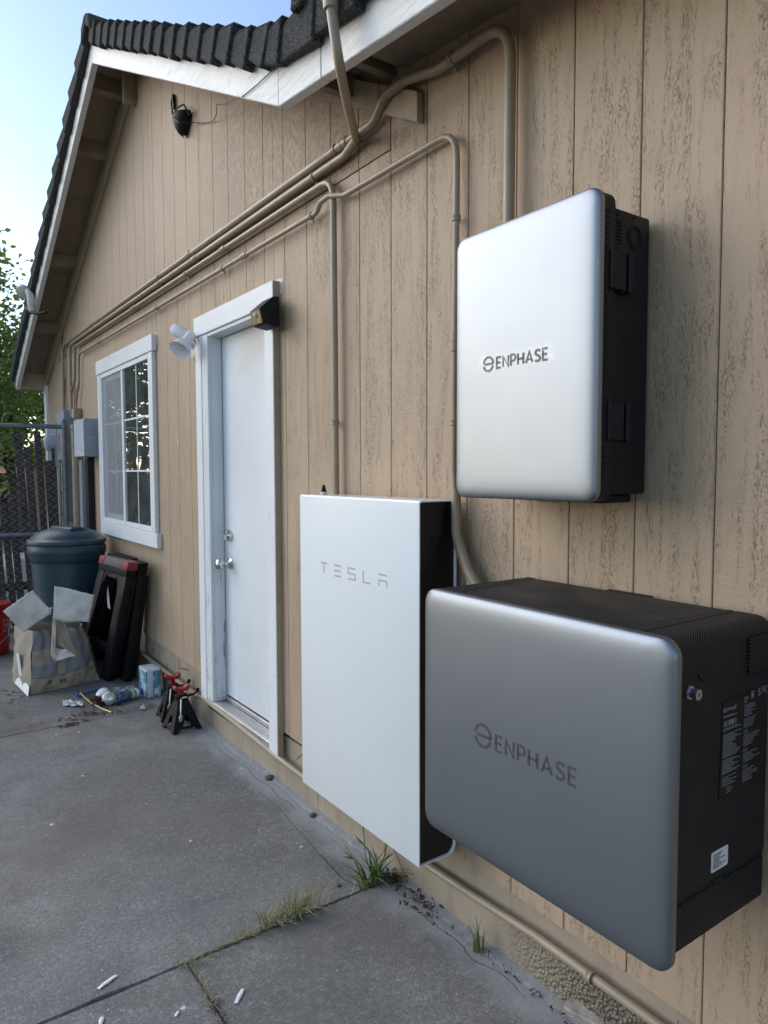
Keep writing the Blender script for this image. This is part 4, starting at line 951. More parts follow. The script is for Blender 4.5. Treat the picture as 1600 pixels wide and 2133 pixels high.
bk = empty('bucket', (-.835, 6.55, 0), 'red plastic bucket standing by the gate behind the carton', 'bucket')
c = (-.835, 6.55, 0)
b = MB(); b.lathe([(0, .01), (.128, .01), (.135, .02), (.139, .09), (.144, .092), (.144, .10), (.140, .104), (.152, .36), (.158, .362), (.158, .405), (.152, .41), (.145, .405), (.135, .05), (0, .045)], c, (0, 0, 1), 36); b.build('body', m_red, bk, 35)
b = MB(); b.lathe([(.158, .395), (.162, .398), (.162, .418), (.15, .425), (.12, .42), (0, .422)], c, (0, 0, 1), 36); b.build('lid', m_red, bk, 35)
b = MB()
def fbk(u, v, h):
    a = math.radians(28)+u; r = .1475+.0006+.0006*h+.00002*v; return (c[0]+r*math.sin(a), c[1]-r*math.cos(a), v)
ribbon(b, [(.10, .20), (.10, .34), (.62, .34), (.62, .20), (.10, .20)], .006, fbk); ribbon(b, [(.2, .28), (.33, .325), (.46, .28)], .012, fbk); ribbon(b, [(.25, .295), (.42, .295)], .010, fbk); ribbon(b, [(.2, .26), (.34, .225), (.46, .26)], .012, fbk)
b.build('printed_panel', m_offw, bk)
b = MB(); b.tube([(c[0]-.15, c[1]-.03, .35), (c[0]-.10, c[1]-.135, .16), (c[0]+.02, c[1]-.158, .085), (c[0]+.12, c[1]-.11, .16), (c[0]+.155, c[1], .36)], .0028, 6); b.build('bail', m_screw, bk)

ct = empty('carton', (-.54, 5.4, 0), 'crushed open cardboard carton with folded flaps before the dustbin', 'carton')
rc = random.Random(11)
A0, B0, C0, D0 = Vector((-.748, 5.195, 0)), Vector((-.285, 5.285, 0)), Vector((-.27, 5.70, 0)), Vector((-.80, 5.60, 0))
A1, B1, C1, D1 = Vector((-.715, 5.23, .42)), Vector((-.40, 5.26, .41)), Vector((-.36, 5.58, .40)), Vector((-.785, 5.52, .425))
def wallq(a, b_, c_, d_, bulge, dent=False):
    ph = rc.uniform(0, 6)
    def fn(u, v):
        p = a.lerp(b_, u).lerp(d_.lerp(c_, u), v); nrm = (b_-a).cross(d_-a).normalized()
        k = math.sin(PI*u)*math.sin(PI*min(1, v*.9+.05))*bulge+.008*math.sin(u*11+ph)*math.sin(v*8+ph)+.007*abs(math.sin(u*17-v*9+ph))-.006*abs(math.sin(u*7+v*15+ph))
        if dent: k -= .13*math.exp(-((u-.52)/.17)**2)*max(0, v-.3)**.8+.035*math.exp(-((u-.24)/.07)**2)*v**1.5-.035*math.exp(-((u-.80)/.08)**2)*v
        return p+nrm*k
    return fn
b = MB(); b.grid(wallq(A0, B0, B1, A1, .05, True), 34, 24); b.build('front_panel', m_cartp, ct, 60)
b = MB(); b.grid(wallq(D0, A0, A1, D1, .02), 10, 10); b.build('side_panel', m_cart, ct, 60)
b = MB(); b.grid(wallq(B0, C0, C1, B1, .03), 10, 10); b.build('side_panel', m_cart, ct, 60)
b = MB(); b.grid(wallq(C0, D0, D1, C1, .0), 10, 10); b.build('back_panel', m_cart, ct, 60)
b = MB(); b.face([p+Vector((0, 0, .01)) for p in (A0, B0, C0, D0)]); b.build('bottom_panel', m_cart, ct)
def flap(pts, mat, wav=.012, two=None):
    a, b_, c_, d_ = map(Vector, pts); ph = rc.uniform(0, 6)
    def fn(u, v):
        p = a.lerp(b_, u).lerp(d_.lerp(c_, u), v); nrm = (b_-a).cross(d_-a).normalized()
        e = max(abs(u-.5), abs(v-.5))*2
        return p+nrm*(wav*math.sin(u*6+ph)*math.cos(v*4+ph)+wav*.12*math.sin(v*21+u*3)+wav*.6*abs(math.sin(u*5-v*4+ph)))+((b_-a).normalized()*rc.uniform(-1, 1)+(d_-a).normalized()*rc.uniform(-1, 1))*(.0025 if e > .99 else .0003)
    mb_ = MB(); mb_.grid(fn, 16, 12); return mb_.build('flap', mat, ct, 60, solid=.004)
flap([(-.785, 5.13, .44), (-.915, 5.02, .615), (-.715, 5.18, .705), (-.600, 5.19, .545)], m_flap, .007)
flap([(-.600, 5.17, .492), (-.375, 5.14, .455), (-.350, 5.08, .655), (-.596, 5.10, .735)], m_flap, .010)
flap([(-.60, 5.18, .50), (-.59, 5.12, .50), (-.612, 5.06, .235), (-.63, 5.10, .26)], m_cart, .006)
flap([(-.585, 5.20, .50), (-.53, 5.16, .48), (-.475, 5.07, .25), (-.585, 5.09, .34)], m_cart, .008)
flap([(-.612, 5.065, .232), (-.48, 5.075, .25), (-.485, 5.12, .29), (-.60, 5.13, .30)], m_flap, .008)
flap([(-.70, 5.24, .52), (-.60, 5.24, .52), (-.60, 5.18, .585), (-.69, 5.18, .56)], m_flap, .01)
b = MB(); b.face([(-.77, 5.14, .005), (-.80, 5.5, .012), (-.772, 5.45, .10), (-.752, 5.20, .05)]); b.build('torn_strip', m_flap, ct, solid=.003)
b = MB(); b.grid(lambda u, v: (-.7905+.016*(1-v)+.03*(1-u)*0-.012*math.sin(PI*u), 5.33+u*.09+.0, .10+v*.16-.02*u), 4, 4); b.build('torn_strip', m_paper, ct, solid=.002)
b = MB(); fc = lambda u, v, h: (-.70+u*.98, 5.199+u*.19-.012-.002*h-.028*math.sin(PI*min(1, max(0, u/.46)))*.55, v)
ribbon(b, [(.06, .055), (.075, .075), (.09, .055)], .008, fc); ribbon(b, [(.075, .055), (.075, .042)], .004, fc)
for u in (.155, .178): ribbon(b, [(u, .042), (u, .068)], .009, fc)
ribbon(b, [(.27, .075), (.29, .078)], .006, fc); ribbon(b, [(.35, .095), (.365, .115), (.37, .09)], .005, fc); ribbon(b, [(.04, .022), (.10, .022)], .003, fc)
b.build('printed_mark', m_mark, ct)

def sawhorse(label, TL, TR, BR, BL, red):
    TL, TR, BR, BL = map(Vector, (TL, TR, BR, BL)); u_ = (TR-TL); nrm = u_.cross(TL-BL).normalized()
    if nrm.x > 0: nrm = -nrm
    root = empty('sawhorse', BL.lerp(BR, .5), label, 'sawhorse', 'folded sawhorses against the wall')
    def P(u, v, n): 
        return TL.lerp(TR, u).lerp(BL.lerp(BR, u), v)+nrm*n
    def bar(name, quad, n0, n1, mat, bev=.006):
        b = MB(); b.hexa([P(*q, n0) for q in quad]+[P(*q, n1) for q in quad], bev, 2); return b.build(name, mat, root, 40)
    bar('top_beam', [(-.02, -.01), (1.02, -.01), (1.0, .085), (0, .085)], -.03, .035, m_blackpl)
    if red:
        for a, c_ in ((-.025, .17), (.80, 1.025)): bar('end_cap', [(a, -.035), (c_, -.035), (c_, .035), (a, .035)], -.033, .040, m_redcap)
        bar('cap_strip', [(.172, -.033), (.798, -.033), (.798, .033), (.172, .033)], -.032, .038, m_greycap)
    bar('leg', [(.0, .087), (.22, .087), (.16, 1), (-.04, 1)], -.02, .03, m_blackpl)
    bar('leg', [(.78, .087), (1.0, .087), (1.04, 1), (.84, 1)], -.02, .03, m_blackpl)
    for q in ([(.221, .088), (.42, .088), (.30, .13), (.222, .23)], [(.58, .088), (.779, .088), (.778, .23), (.70, .13)]): bar('arch', q, -.015, .026, m_blackpl)
    bar('arch', [(.42, .0875), (.58, .0875), (.70, .1295), (.30, .1295)], -.015, .026, m_blackpl)
    bar('cross_brace', [(.17, .70), (.83, .70), (.835, .76), (.165, .76)], -.012, .02, m_blackpl)
    bar('rear_leg', [(.03, .10), (.25, .10), (.20, .97), (-.01, .97)], -.055, -.024, m_blackpl)
    bar('rear_leg', [(.75, .10), (.97, .10), (1.01, .97), (.80, .97)], -.055, -.024, m_blackpl)
    return root, P
m_redcap = plain('faded red plastic', (.24, .03, .045), .5, 0, .2, 30); m_greycap = plain('dusty grey plastic', (.10, .095, .10), .6, 0, .2, 30)
s1, P1 = sawhorse('nearer black folded sawhorse with faded red end caps', (-.20, 5.38, .858), (-.165, 4.80, .866), (-.23, 5.21, 0), (-.30, 5.86, 0), True)
b = MB(); b.prism([(5.30, .50), (5.36, .50), (5.40, .62), (5.35, .66)], 'x', -.193, -.190); b.build('sticker', plain('pink sticker', (.5, .38, .42), .5), s1)
s2, P2 = sawhorse('black folded sawhorse leaning flat on the wall behind the red capped one', (-.085, 5.62, .865), (-.075, 4.86, .868), (-.125, 5.13, 0), (-.15, 5.95, 0), False)
b = MB()
for i in range(9): b.obox(P2(.16+.07*i, -.01, .0), (0, .016, 0), (.022, 0, 0), (0, 0, .012), .003)
b.build('beam_tooth', m_blackpl, s2)

# ------------------------------------------------------------------ small things on the patio
tb = empty('tissue_box', (-.09, 4.75, 0), 'blue and white printed carton beside the jack stands', 'box')
b = MB(); b.box(-.142, -.040, 4.645, 4.80, .001, .190, .008, 2); b.build('carton', m_tissue, tb, 40)
b = MB(); b.prism([(-.085, .02), (-.06, .02), (-.06, .06), (-.085, .06)], 'y', 4.643, 4.6445); b.build('label', m_paper, tb)
cn = empty('spray_can', (-.24, 4.69, .033), 'blue and white spray can lying on its side', 'can')
p0, p1 = Vector((-.345, 4.648, .034)), Vector((-.140, 4.728, .034)); dv = (p1-p0).normalized()
b = MB(); b.lathe([(0, 0), (.028, 0), (.033, .004), (.033, .150)], p0, dv, 24); b.build('label_sleeve', m_can, cn, 40)
b = MB(); b.lathe([(.0332, .150), (.0332, .158), (.030, .172), (.022, .184), (.018, .188), (0, .188)], p0, dv, 24); b.build('shoulder', m_white, cn, 40)
b = MB(); b.lathe([(.0185, .188), (.0185, .222), (.016, .226), (0, .226)], p0, dv, 20); b.build('cap', m_blue, cn, 40)
b = MB(); b.lathe([(.0336, .118), (.0336, .140)], p0, dv, 24); b.build('yellow_band', plain('pale yellow print', (.55, .55, .25), .4), cn, 40)
def bulb(label, c, d, m):
    r = empty('light_bulb', c, label, 'light bulb', 'loose light bulbs on the patio')
    b = MB(); b.lathe([(.014, -.075), (.015, -.05), (.024, -.04), (.042, -.006), (.044, 0)], c, d, 24); b.build('reflector', m_bulb, r, 40)
    b = MB(); b.lathe([(.044, 0), (.043, .006), (.034, .014), (.018, .019), (0, .021)], c, d, 24); b.build('lens', m, r, 40)
    b = MB(); b.lathe([(0, -.10), (.008, -.099), (.013, -.092), (.013, -.0755)], c, d, 14); b.build('screw_base', m_brass, r, 40)
bulb('clear lens flood bulb lying in front beside the spray can', (-.372, 4.655, .046), (-.35, -.85, .25), m_lens)
bulb('frosted white flood bulb behind the clear one', (-.385, 4.765, .05), (-.5, -.5, .75), m_bulb)
b = MB(); b.tube(bend([(-.485, 4.93, .03), (-.478, 4.86, .022), (-.462, 4.72, .012), (-.43, 4.58, .009), (-.400, 4.48, .009)], .1), .0075, 10); o = b.build('pipe_offcut', m_brass, None, 50); tag(o, 'bent dull brass pipe offcut on the concrete', 'pipe')
wr = empty('wrench', (-.42, 4.97, .01), 'long blue handled tool lying behind the bulbs', 'tool')
b = MB(); b.tube([(-.47, 4.955, .014), (-.31, 5.0, .014)], .009, 8); b.build('shaft', m_blue, wr, 40)
b = MB(); b.lathe([(.008, -.007), (.019, -.006), (.019, .006), (.008, .007)], (-.490, 4.945, .018), (.2, -.9, .4), 16); b.build('ring_end', m_blue, wr, 40)
def crumple(name, label, cat, poly_fn, n, amp, mat, seed, solid=.002):
    r_ = random.Random(seed); z = [[r_.uniform(0, amp) for _ in range(n+1)] for _ in range(n+1)]
    b = MB(); b.grid(lambda u, v: (*poly_fn(u, v), .003+z[int(round(u*n))][int(round(v*n))]), n, n); o = b.build(name, mat, None, 0, solid=solid); return tag(o, label, cat)
crumple('plastic_packet', 'crumpled white and green packet lying before the carton', 'packet', lambda u, v: (-.622+.10*u+.02*v, 4.80-.11*u+.10*v), 7, .022, plain('printed packet film', (.55, .58, .55), .35, 0, .35, 40), 3)
crumple('rag', 'dark red rag bunched against the bulbs', 'rag', lambda u, v: (-.46+.07*u, 4.69+.09*v), 8, .055, m_rag, 5)
crumple('newspaper', 'grey folded paper sheet behind the spray can', 'paper', lambda u, v: (-.28+.13*u, 4.83+.10*v), 6, .03, plain('newsprint', (.34, .37, .38), .7, 0, .2, 40), 8)
b = MB(); 
for k in range(4): b.tube([(-.41+.055*math.cos(a)+.004*k, 4.70+.05*math.sin(a), .008+.007*k) for a in [i*2*PI/22 for i in range(22)]], .005, 6)
o = b.build('cable_coil', m_blackpl, None, 40); tag(o, 'black cable coil under the light bulbs', 'cable')
o = crumple('paper_scrap', 'small crumpled white paper ball left of the jack stands', 'paper', lambda u, v: (-.235+.026*u, 4.43+.026*v), 5, .028, m_paper, 12)

def jack_stand(loc, rz, label):
    root = empty('jack_stand', (0, 0, 0), label, 'jack stand', 'black and red jack stands')
    R_ = []
    def Q(b, name, mat, sm=40): R_.append(b.build(name, mat, root, sm))
    B, T, H = .088, .030, .172
    for k in range(4):                                              # four sheet steel faces with an arched window each
        a = k*PI/2; ca, sa = math.cos(a), math.sin(a)
        def F(u, v):                                                # u -1..1 across, v 0..1 up
            s_ = B+(T-B)*v; x, y = u*s_, -s_; return (x*ca-y*sa, x*sa+y*ca, .002+v*H)
        win_ = [(-.40, .14)]+[(.40*math.cos(t_), .40+.22*math.sin(t_)) for t_ in [PI-i*PI/8 for i in range(9)]]+[(.40, .14)]
        out = [(-.999, 0), (-.999, .30), (-.999, .62), (-.999, 1), (0, 1), (.999, 1), (.999, .62), (.999, .30), (.999, 0)]
        b = MB(); t = b.bm
        Lo = [(-.98, 0), (-.58, 0), (-.40, .10)]; Wn = [(-.40, .14)]+[(.40*math.cos(q), .38+.26*math.sin(q)) for q in (PI, PI*.75, PI/2, PI*.25, 0)]+[(.40, .14)]
        quads = [[(-.98, 0), (-.70, 0), (-.52, .10), (-.98, .10)], [(-.98, .10), (-.52, .10), (-.30, .18), (-.98, .18)], [(-.98, .18), (-.30, .18), (-.30, .36), (-.98, .36)], [(-.98, .36), (-.30, .36), (-.21, .47), (-.98, .47)], [(-.98, .47), (-.21, .47), (0, .53), (-.98, .53)], [(-.98, .53), (0, .53), (0, 1), (-.98, 1)]]
        for q in quads:
            t.faces.new([t.verts.new(F(*p)) for p in q]); t.faces.new([t.verts.new(F(-p[0], p[1])) for p in reversed(q)])
        t.faces.new([t.verts.new(F(*p)) for p in [(-.52, .10), (.52, .10), (.30, .18), (-.30, .18)]])
        bmesh.ops.remove_doubles(t, verts=t.verts, dist=.0004)
        o = b.build('leg_panel', m_jack, root); md = o.modifiers.new('thickness', 'SOLIDIFY'); md.thickness = .004
    b = MB(); b.lathe([(.034, .165), (.038, .168), (.038, .196), (.033, .200), (.020, .2005)], (0, 0, 0), (0, 0, 1), 20); Q(b, 'collar', m_jack)
    b = MB(); b.box(-.014, .014, -.010, .010, .02, .221, .002); Q(b, 'ratchet_bar', m_redm)
    b = MB(); sad = [(-.034, .222), (.034, .222), (.047, .240), (.044, .256), (.034, .256), (.014, .240), (-.014, .240), (-.034, .256), (-.044, .256), (-.047, .240)]
    b.prism(sad, 'y', -.024, .024, .004, 2); Q(b, 'saddle', m_redm)
    b = MB(); b.tube(bend([(.030, 0, .182), (.075, -.006, .188), (.098, -.008, .206)], .03), .0075, 8); b.lathe([(0, -.012), (.010, -.01), (.010, .01), (0, .012)], (.098, -.008, .208), (0, .3, 1), 10); Q(b, 'lever', m_blackpl)
    b = MB(); b.tube(bend([(-.020, -.046, .186), (-.030, -.062, .13), (-.034, -.070, .09)], .02), .004, 6); b.obox((-.036, -.073, .082), (.010, 0, .002), (0, .003, 0), (.002, 0, .016), .001); Q(b, 'locking_pin', m_screw)
    b = MB(); b.box(-.012, .016, -.0405, -.038, .186, .194, .0005); Q(b, 'label_plate', m_paper)
    root.location = loc; root.rotation_euler = (0, 0, rz)
    return root
m_jack = plain('black satin steel', (.006, .0065, .0075), .6, 0, .2, 30, spec=.2)
def place(root, loc, rz):
    for c_ in children(root): c_.matrix_parent_inverse = Matrix.Identity(4)
    root.location = loc; root.rotation_euler = (0, 0, rz)
j1 = jack_stand((0, 0, 0), 0, 'front black jack stand with red saddle near the door step'); place(j1, (-.128, 3.995, 0), .06)
j2 = j1.copy(); COL.objects.link(j2); j2['label'] = 'rear jack stand with higher red saddle, half hidden by the other'
for c_ in children(j1):
    d_ = c_.copy(); COL.objects.link(d_); d_.parent = j2
    if c_.name.startswith(('saddle', 'ratchet')): d_.location.z += .012
j2.location = (-.105, 4.215, 0); j2.rotation_euler = (0, 0, -.12)

# litter
def strip_paper(label, a, b_, w):
    a, b_ = Vector((*a, 0)), Vector((*b_, 0)); d = (b_-a); n = Vector((-d.y, d.x, 0)).normalized()*w/2
    m = MB(); m.grid(lambda u, v: a.lerp(b_, u)+n*(2*v-1)*(1-.15*math.sin(u*9))+Vector((0, 0, .0022+.0022*math.sin(PI*u)+.0012*math.sin(u*11+v*5))), 8, 2)
    return tag(m.build('paper_strip', m_paper, None, 40, solid=.0006), label, 'paper', 'white paper strips on the patio')
strip_paper('white paper strip on the large slab, nearest the left edge', (-1.045, 2.082), (-.985, 2.108), .013)
strip_paper('white paper strip on the small slab right of the weedy crack', (-.742, 1.798), (-.702, 1.838), .013)
strip_paper('short white paper strip at the very bottom edge', (-1.075, 1.935), (-1.062, 1.965), .012)
strip_paper('tiny white paper chip between the two cracks', (-.897, 1.850), (-.884, 1.862), .009)
def pebble(label, x, y, r):
    b = MB(); rs = random.Random(int(x*1000+y*77)); bmesh.ops.create_icosphere(b.bm, subdivisions=2, radius=r)
    for v in b.bm.verts: v.co = Vector((v.co.x*rs.uniform(.85, 1.25)+x, v.co.y*rs.uniform(.85, 1.25)+y, max(v.co.z*.6*rs.uniform(.8, 1.1)+r*.4, .001)))
    tag(b.build('stone', m_stone, None, 60), label, 'stone', 'stones by the wall')
pebble('dark stone by the wall below the white cabinet corner', -.030, 2.62, .016); pebble('dark stone by the wall under the right door casing', -.018, 3.07, .020); pebble('small dark stone beside the green weed', -.21, 2.115, .009)
b = MB(); b.obox((.006, 1.18, .022), (.022, .004, .004), (-.012, .055, 0), (-.003, 0, .014), .003); o = b.build('wood_block', m_block); tag(o, 'short grey wood offcut at the foot of the wall', 'wood')

# broken slab corner, dirt and leaf litter
b = MB(); b.prism([(-.120, 2.050), (-.03, 2.052), (-.022, 2.075), (-.04, 2.098), (-.10, 2.090)], 'z', -.02, .016, .004); tag(b.build('concrete_chunk', m_conc), 'loose wedge of broken concrete beside the green weed', 'concrete')
def litter(name, n, area, mat, size, seed, zmax=.006):
    r_ = random.Random(seed); b = MB()
    for _ in range(n):
        x, y = area(r_); a = r_.uniform(0, 6.28); s_ = size*r_.uniform(.5, 1.4); w = s_*r_.uniform(.15, .5)
        dx, dy = math.cos(a)*s_, math.sin(a)*s_; ex, ey = -math.sin(a)*w, math.cos(a)*w; z = r_.uniform(.002, zmax)
        b.face([(x-dx, y-dy, z), (x+ex, y+ey, z+r_.uniform(0, zmax)), (x+dx, y+dy, z+r_.uniform(0, zmax)), (x-ex, y-ey, z+r_.uniform(0, zmax))])
    return tag(b.build(name, mat, recalc=False), kind='stuff')
g_ = lambda cx_, cy_, sx, sy: (lambda r_: (r_.gauss(cx_, sx), r_.gauss(cy_, sy)))
litter('leaf_litter', 60, g_(-.50, 4.55, .10, .05), m_dead, .018, 1); litter('leaf_litter', 26, g_(-.24, 4.47, .10, .03), m_dead, .013, 2)
litter('leaf_litter', 16, g_(-.63, 4.42, .05, .02), m_dead, .020, 3); litter('leaf_litter', 14, g_(-.86, 5.3, .06, .12), m_dead, .02, 31)
litter('wall_debris', 90, lambda r_: (-.02-abs(r_.gauss(0, .022)), r_.uniform(1.0, 2.1)), m_dead, .007, 4, .01)
litter('wall_debris', 60, g_(-.045, 1.86, .022, .07), m_dead, .012, 5, .012)
litter('wall_debris', 70, g_(-.03, 2.03, .022, .03), m_dead, .010, 6, .014)
litter('patio_specks', 130, lambda r_: (r_.uniform(-1.3, 0), r_.uniform(1.0, 4.2)), m_dirt, .005, 7, .003)
litter('patio_specks', 55, lambda r_: (r_.uniform(-1.3, 0), r_.uniform(1.0, 3.2)), m_paper, .0035, 8, .003)

# ------------------------------------------------------------------ weeds and grass
def blades(b, n, base, h, spread, lean, wid, rs, bias=(0, 0)):
    for _ in range(n):
        x, y = base(rs); a = rs.uniform(0, 2*PI); L = h*rs.uniform(.45, 1.1); k = lean*rs.uniform(.2, 1)
        dx, dy = math.cos(a)*k+bias[0], math.sin(a)*k+bias[1]; w = wid*rs.uniform(.6, 1.2); P = []
        nx, ny = -math.sin(a), math.cos(a); N = 5
        tw = rs.uniform(-.5, .5)
        for i in range(N+1):
            f = i/N; px, py = x+dx*L*f*f*1.3+dx*.2*L*f, y+dy*L*f*f*1.3+dy*.2*L*f; pz = L*f*(1-.45*k*f)
            ww = w*(1-f**2.2)*(.7+.6*f if f < .5 else 1)+.0003; P.append(((px-nx*ww, py-ny*ww, pz), (px+nx*ww, py+ny*ww, pz+tw*ww)))
        v = [(b.bm.verts.new(p), b.bm.verts.new(q)) for p, q in P]
        for (p, q), (r_, s_) in zip(v, v[1:]): b.bm.faces.new((p, q, s_, r_))
def weed(name, label, cat, specs, seed, group=None):
    rs = random.Random(seed); root = None
    root = empty(name, specs[0][0], label, cat, group)
    for (c_, sx, sy, n, h, lean, wid, mat, bias) in specs:
        b = MB(); blades(b, n, lambda r_: (r_.gauss(c_[0], sx), r_.gauss(c_[1], sy)), h, 0, lean, wid, rs, bias); b.build('blades', mat, root, recalc=False, kind='stuff')
    return root
w1 = weed('weed', 'broad bladed green weed growing where the slab joint meets the wall', 'weed', [((-.115, 2.048, 0), .018, .012, 26, .13, .95, .0056, m_grass, (0, 0)), ((-.07, 2.07, 0), .014, .012, 8, .16, .5, .0046, m_grass, (0, 0)), ((-.09, 2.06, 0), .03, .01, 14, .08, .8, .002, m_dry, (0, 0))], 1)
b = MB()
for P in ([(-.145, 2.05, .0), (-.20, 2.10, .03), (-.24, 2.17, .09), (-.27, 2.27, .14), (-.30, 2.40, .20), (-.335, 2.5, .235)], [(-.10, 2.06, .02), (-.115, 2.08, .10), (-.11, 2.10, .19), (-.115, 2.10, .27)], [(-.06, 2.07, .01), (-.055, 2.05, .08), (-.04, 2.04, .17)], [(-.04, 2.03, .03), (-.02, 1.96, .06), (-.03, 1.9, .085)], [(-.13, 2.05, .02), (-.16, 2.08, .10), (-.19, 2.10, .125)]):
    b.tube(bend(P, .1), [.0016]*len(bend(P, .1)), 4)
b.build('stem', m_grass, w1)
b = MB()
for p, d, L in (((-.20, 2.10, .03), (-.04, .07, .06), .06), ((-.225, 2.14, .07), (-.03, .1, .05), .07), ((-.055, 2.05, .10), (.01, 0, .06), .05), ((-.112, 2.09, .13), (-.04, .01, .05), .06), ((-.16, 2.08, .10), (-.05, .02, .02), .05)):
    p, d = Vector(p), Vector(d).normalized(); s_ = d.cross(Vector((.6, -.8, 0))).normalized()*.0045
    b.face([p, p+d*L*.4+s_, p+d*L, p+d*L*.4-s_])
b.build('leaf', m_grass, w1, recalc=False)
weed('grass_clump', 'dry straw coloured grass clump along the slab joint', 'grass', [((-.455, 2.047, 0), .05, .006, 120, .10, 1.1, .0013, m_dry, (.25, .1)), ((-.43, 2.047, 0), .06, .006, 90, .07, 1.2, .0011, m_straw, (.1, .1)), ((-.40, 2.047, 0), .022, .006, 26, .10, .5, .0016, m_grass, (.25, .1)), ((-.525, 2.047, 0), .012, .005, 7, .09, .35, .0019, m_grass, (-.1, .2)), ((-.36, 2.05, 0), .03, .006, 18, .13, .5, .0009, m_dry, (.3, .2)), ((-.42, 2.05, 0), .03, .006, 5, .17, .3, .0010, m_dry, (.1, .3))], 2)
weed('grass_tuft', 'small upright green grass tuft at the wall foot below the lower unit', 'grass', [((-.040, 1.565, 0), .009, .012, 18, .105, .22, .0022, m_grass, (0, 0)), ((-.037, 1.565, 0), .010, .012, 6, .07, .5, .0014, m_dry, (0, 0))], 3)
weed('grass_strands', 'thin dry grass lying in the joint left of the clump', 'grass', [((-.64, 2.044, -.01), .07, .004, 80, .035, 1.1, .0009, m_dry, (.3, .1)), ((-.79, 2.03, -.01), .035, .008, 44, .04, 1.1, .0009, m_dry, (0, -.2))], 4)
weed('grass_strands', 'dry grass and dirt in the short crack running to the bottom edge', 'grass', [((-.793, 1.90, -.012), .006, .08, 60, .03, 1.2, .0009, m_dry, (0, 0)), ((-.793, 1.80, -.012), .006, .05, 50, .022, 1.2, .0010, m_dead, (0, 0))], 5)

# ------------------------------------------------------------------ trees and far things beyond the gate
def leaves(b, n, c_, R, size, rs, hole=.42, flat=1.):
    """leaf-sized faces spread in clumps through an uneven crown"""
    cl = []
    for _ in range(max(8, n//55)):
        v = Vector((rs.gauss(0, 1), rs.gauss(0, 1), rs.gauss(0, 1))).normalized()*(rs.random()**.45); cl.append((Vector(c_)+Vector((v.x*R[0], v.y*R[1], v.z*R[2])), rs.uniform(.14, .30)*min(R)))
    for i in range(n):
        q, rr_ = cl[i % len(cl)]; p = q+Vector((rs.gauss(0, .55), rs.gauss(0, .55), rs.gauss(0, .40)))*rr_
        d = Vector((rs.gauss(0, 1), rs.gauss(0, 1), rs.gauss(-.35, .6))).normalized(); s_ = d.cross(Vector((rs.gauss(0, 1), rs.gauss(0, 1), rs.gauss(0, 1)))).normalized(); L = size*rs.uniform(.6, 1.25); w = L*.30; nn = d.cross(s_)*L*.07
        b.face([p, p+d*L*.45+s_*w+nn, p+d*L, p+d*L*.45-s_*w+nn])
    return cl
def tree(name, label, base, h, c_, R, n, size, mat, seed, r0=.12):
    rs = random.Random(seed); root = empty(name, base, label, 'tree', 'trees beyond the gate')
    b = MB(); cl = leaves(b, n, c_, R, size, rs); b.build('crown', mat, root, recalc=False)
    t = MB(); top = Vector(c_)+Vector((0, 0, R[2]*.45)); B_ = Vector(base)
    t.tube([B_, B_.lerp(Vector(c_), .5)+Vector((.05, .03, 0)), Vector(c_), top], [r0, r0*.75, r0*.5, r0*.15], 8)
    for q, _ in cl[:40]:
        s_ = B_.lerp(top, rs.uniform(.45, .85)); m = s_.lerp(q, .5)+Vector((0, 0, .12)); t.tube([s_, m, q], [r0*.28, r0*.16, r0*.05], 5)
    t.build('trunk', m_bark, root, 50)
tree('shade_tree', 'leafy green tree rising behind the gate at the left edge', (-.9, 12.6, -.1), 5, (-.95, 12.6, 3.35), (1.75, 1.5, 1.95), 19000, .10, m_leaf, 5)
tree('shade_tree', 'green tree low behind the rake end, right of the taller one', (.6, 15.2, -.1), 5, (.35, 15.2, 2.6), (1.5, 1.3, 1.5), 11000, .11, m_leaf, 6)
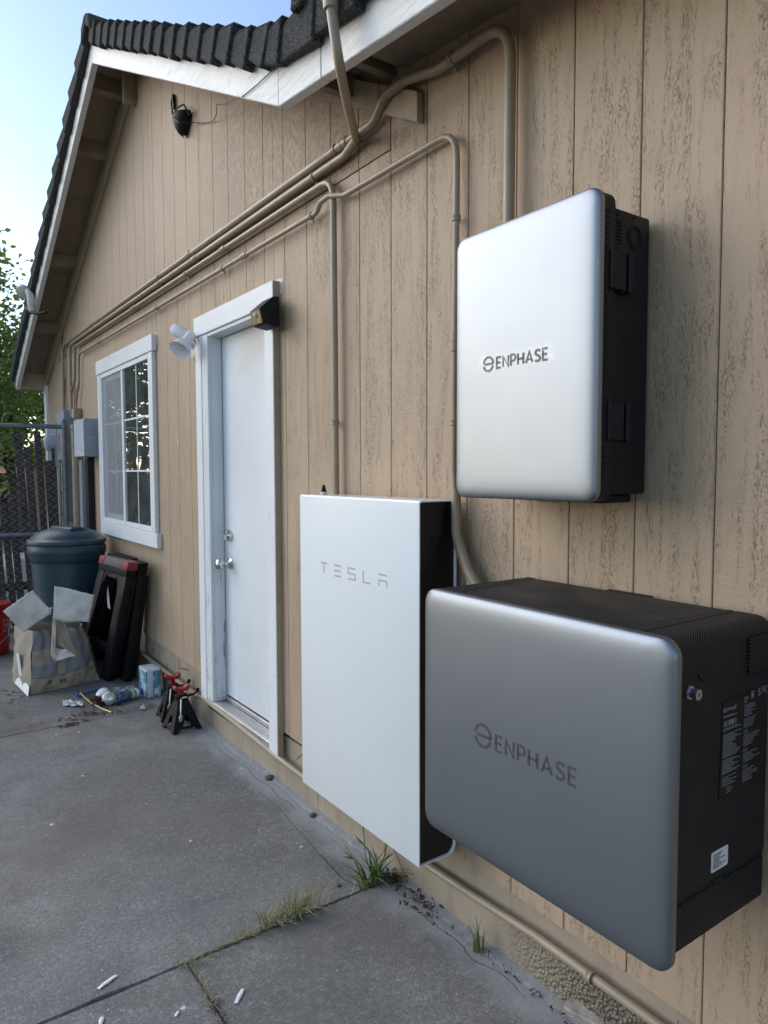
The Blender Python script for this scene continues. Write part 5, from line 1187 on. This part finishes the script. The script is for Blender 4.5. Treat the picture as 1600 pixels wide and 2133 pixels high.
tree('yard_tree', 'tree standing farther out in the yard, left of the gate', (-4.8, 12.0, -.1), 5, (-4.3, 12.5, 3.0), (2.6, 2.0, 2.9), 11000, .20, m_leaf, 9)
sh = empty('shrub', (-.62, 9.7, 0), 'bright green shrub behind the left pickets', 'shrub')
b = MB(); leaves(b, 1500, (-.72, 9.8, 1.02), (.34, .3, .24), .07, random.Random(3)); b.build('foliage', m_grass, sh, recalc=False)
b = MB()
for i in range(5): b.tube([(-.72+.03*i-.06, 9.8, -.06), (-.80+.06*i, 9.8, .95)], [.02, .008], 5)
b.build('stem', m_bark, sh)
hd = empty('unseen_hedge', (-6, 16.5, 0), 'long dark hedge added to block the bright horizon in the window reflection', 'unseen_hedge')  # unseen foliage, added so the window does not mirror the bright horizon
b = MB(); rs_ = random.Random(21)
for q in range(9): leaves(b, 900, (-9.5+q*.95, 16.5, 1.2), (.7, .5, 1.25), .17, rs_)
b.build('foliage', m_leafd, hd, recalc=False)
bw = empty('boundary_fence', (-2, 19, 0), 'dark wooden boundary fence far behind the lawn', 'fence')
for i in range(34):
    b = MB(); x = -5+i*.26; b.box(x, x+.245, 19, 19.03, -.05, 1.45+rnd.uniform(-.03, .03)); b.build('board', m_wood, bw)
nb = empty('neighbour_house', (3.4, 22, 0), 'salmon stucco neighbour house glimpsed through the pickets', 'house')
b = MB(); b.box(1.15, 7, 17.5, 24, -.05, 1.75); b.build('wall', m_pink, nb)
b = MB(); b.prism([(.7, 1.70), (4.1, 3.0), (7.4, 1.70)], 'y', 17.1, 24.3); b.build('roof', m_tile, nb)
pb = MB(); pb.box(-.30, .5, 9.0, 9.04, .0, .50, .005); o = pb.build('sheet_panel', m_white); tag(o, 'white sheet leaning low behind the picket fence', 'panel')
gr = MB(); rs = random.Random(77)
blades(gr, 5200, lambda r_: (r_.uniform(-1.6, .6), r_.uniform(8.3, 12.5)), .10, 0, .6, .004, rs); 
for v in gr.bm.verts: v.co.z -= .06
tag(gr.build('grass', m_lawn, recalc=False), kind='stuff')
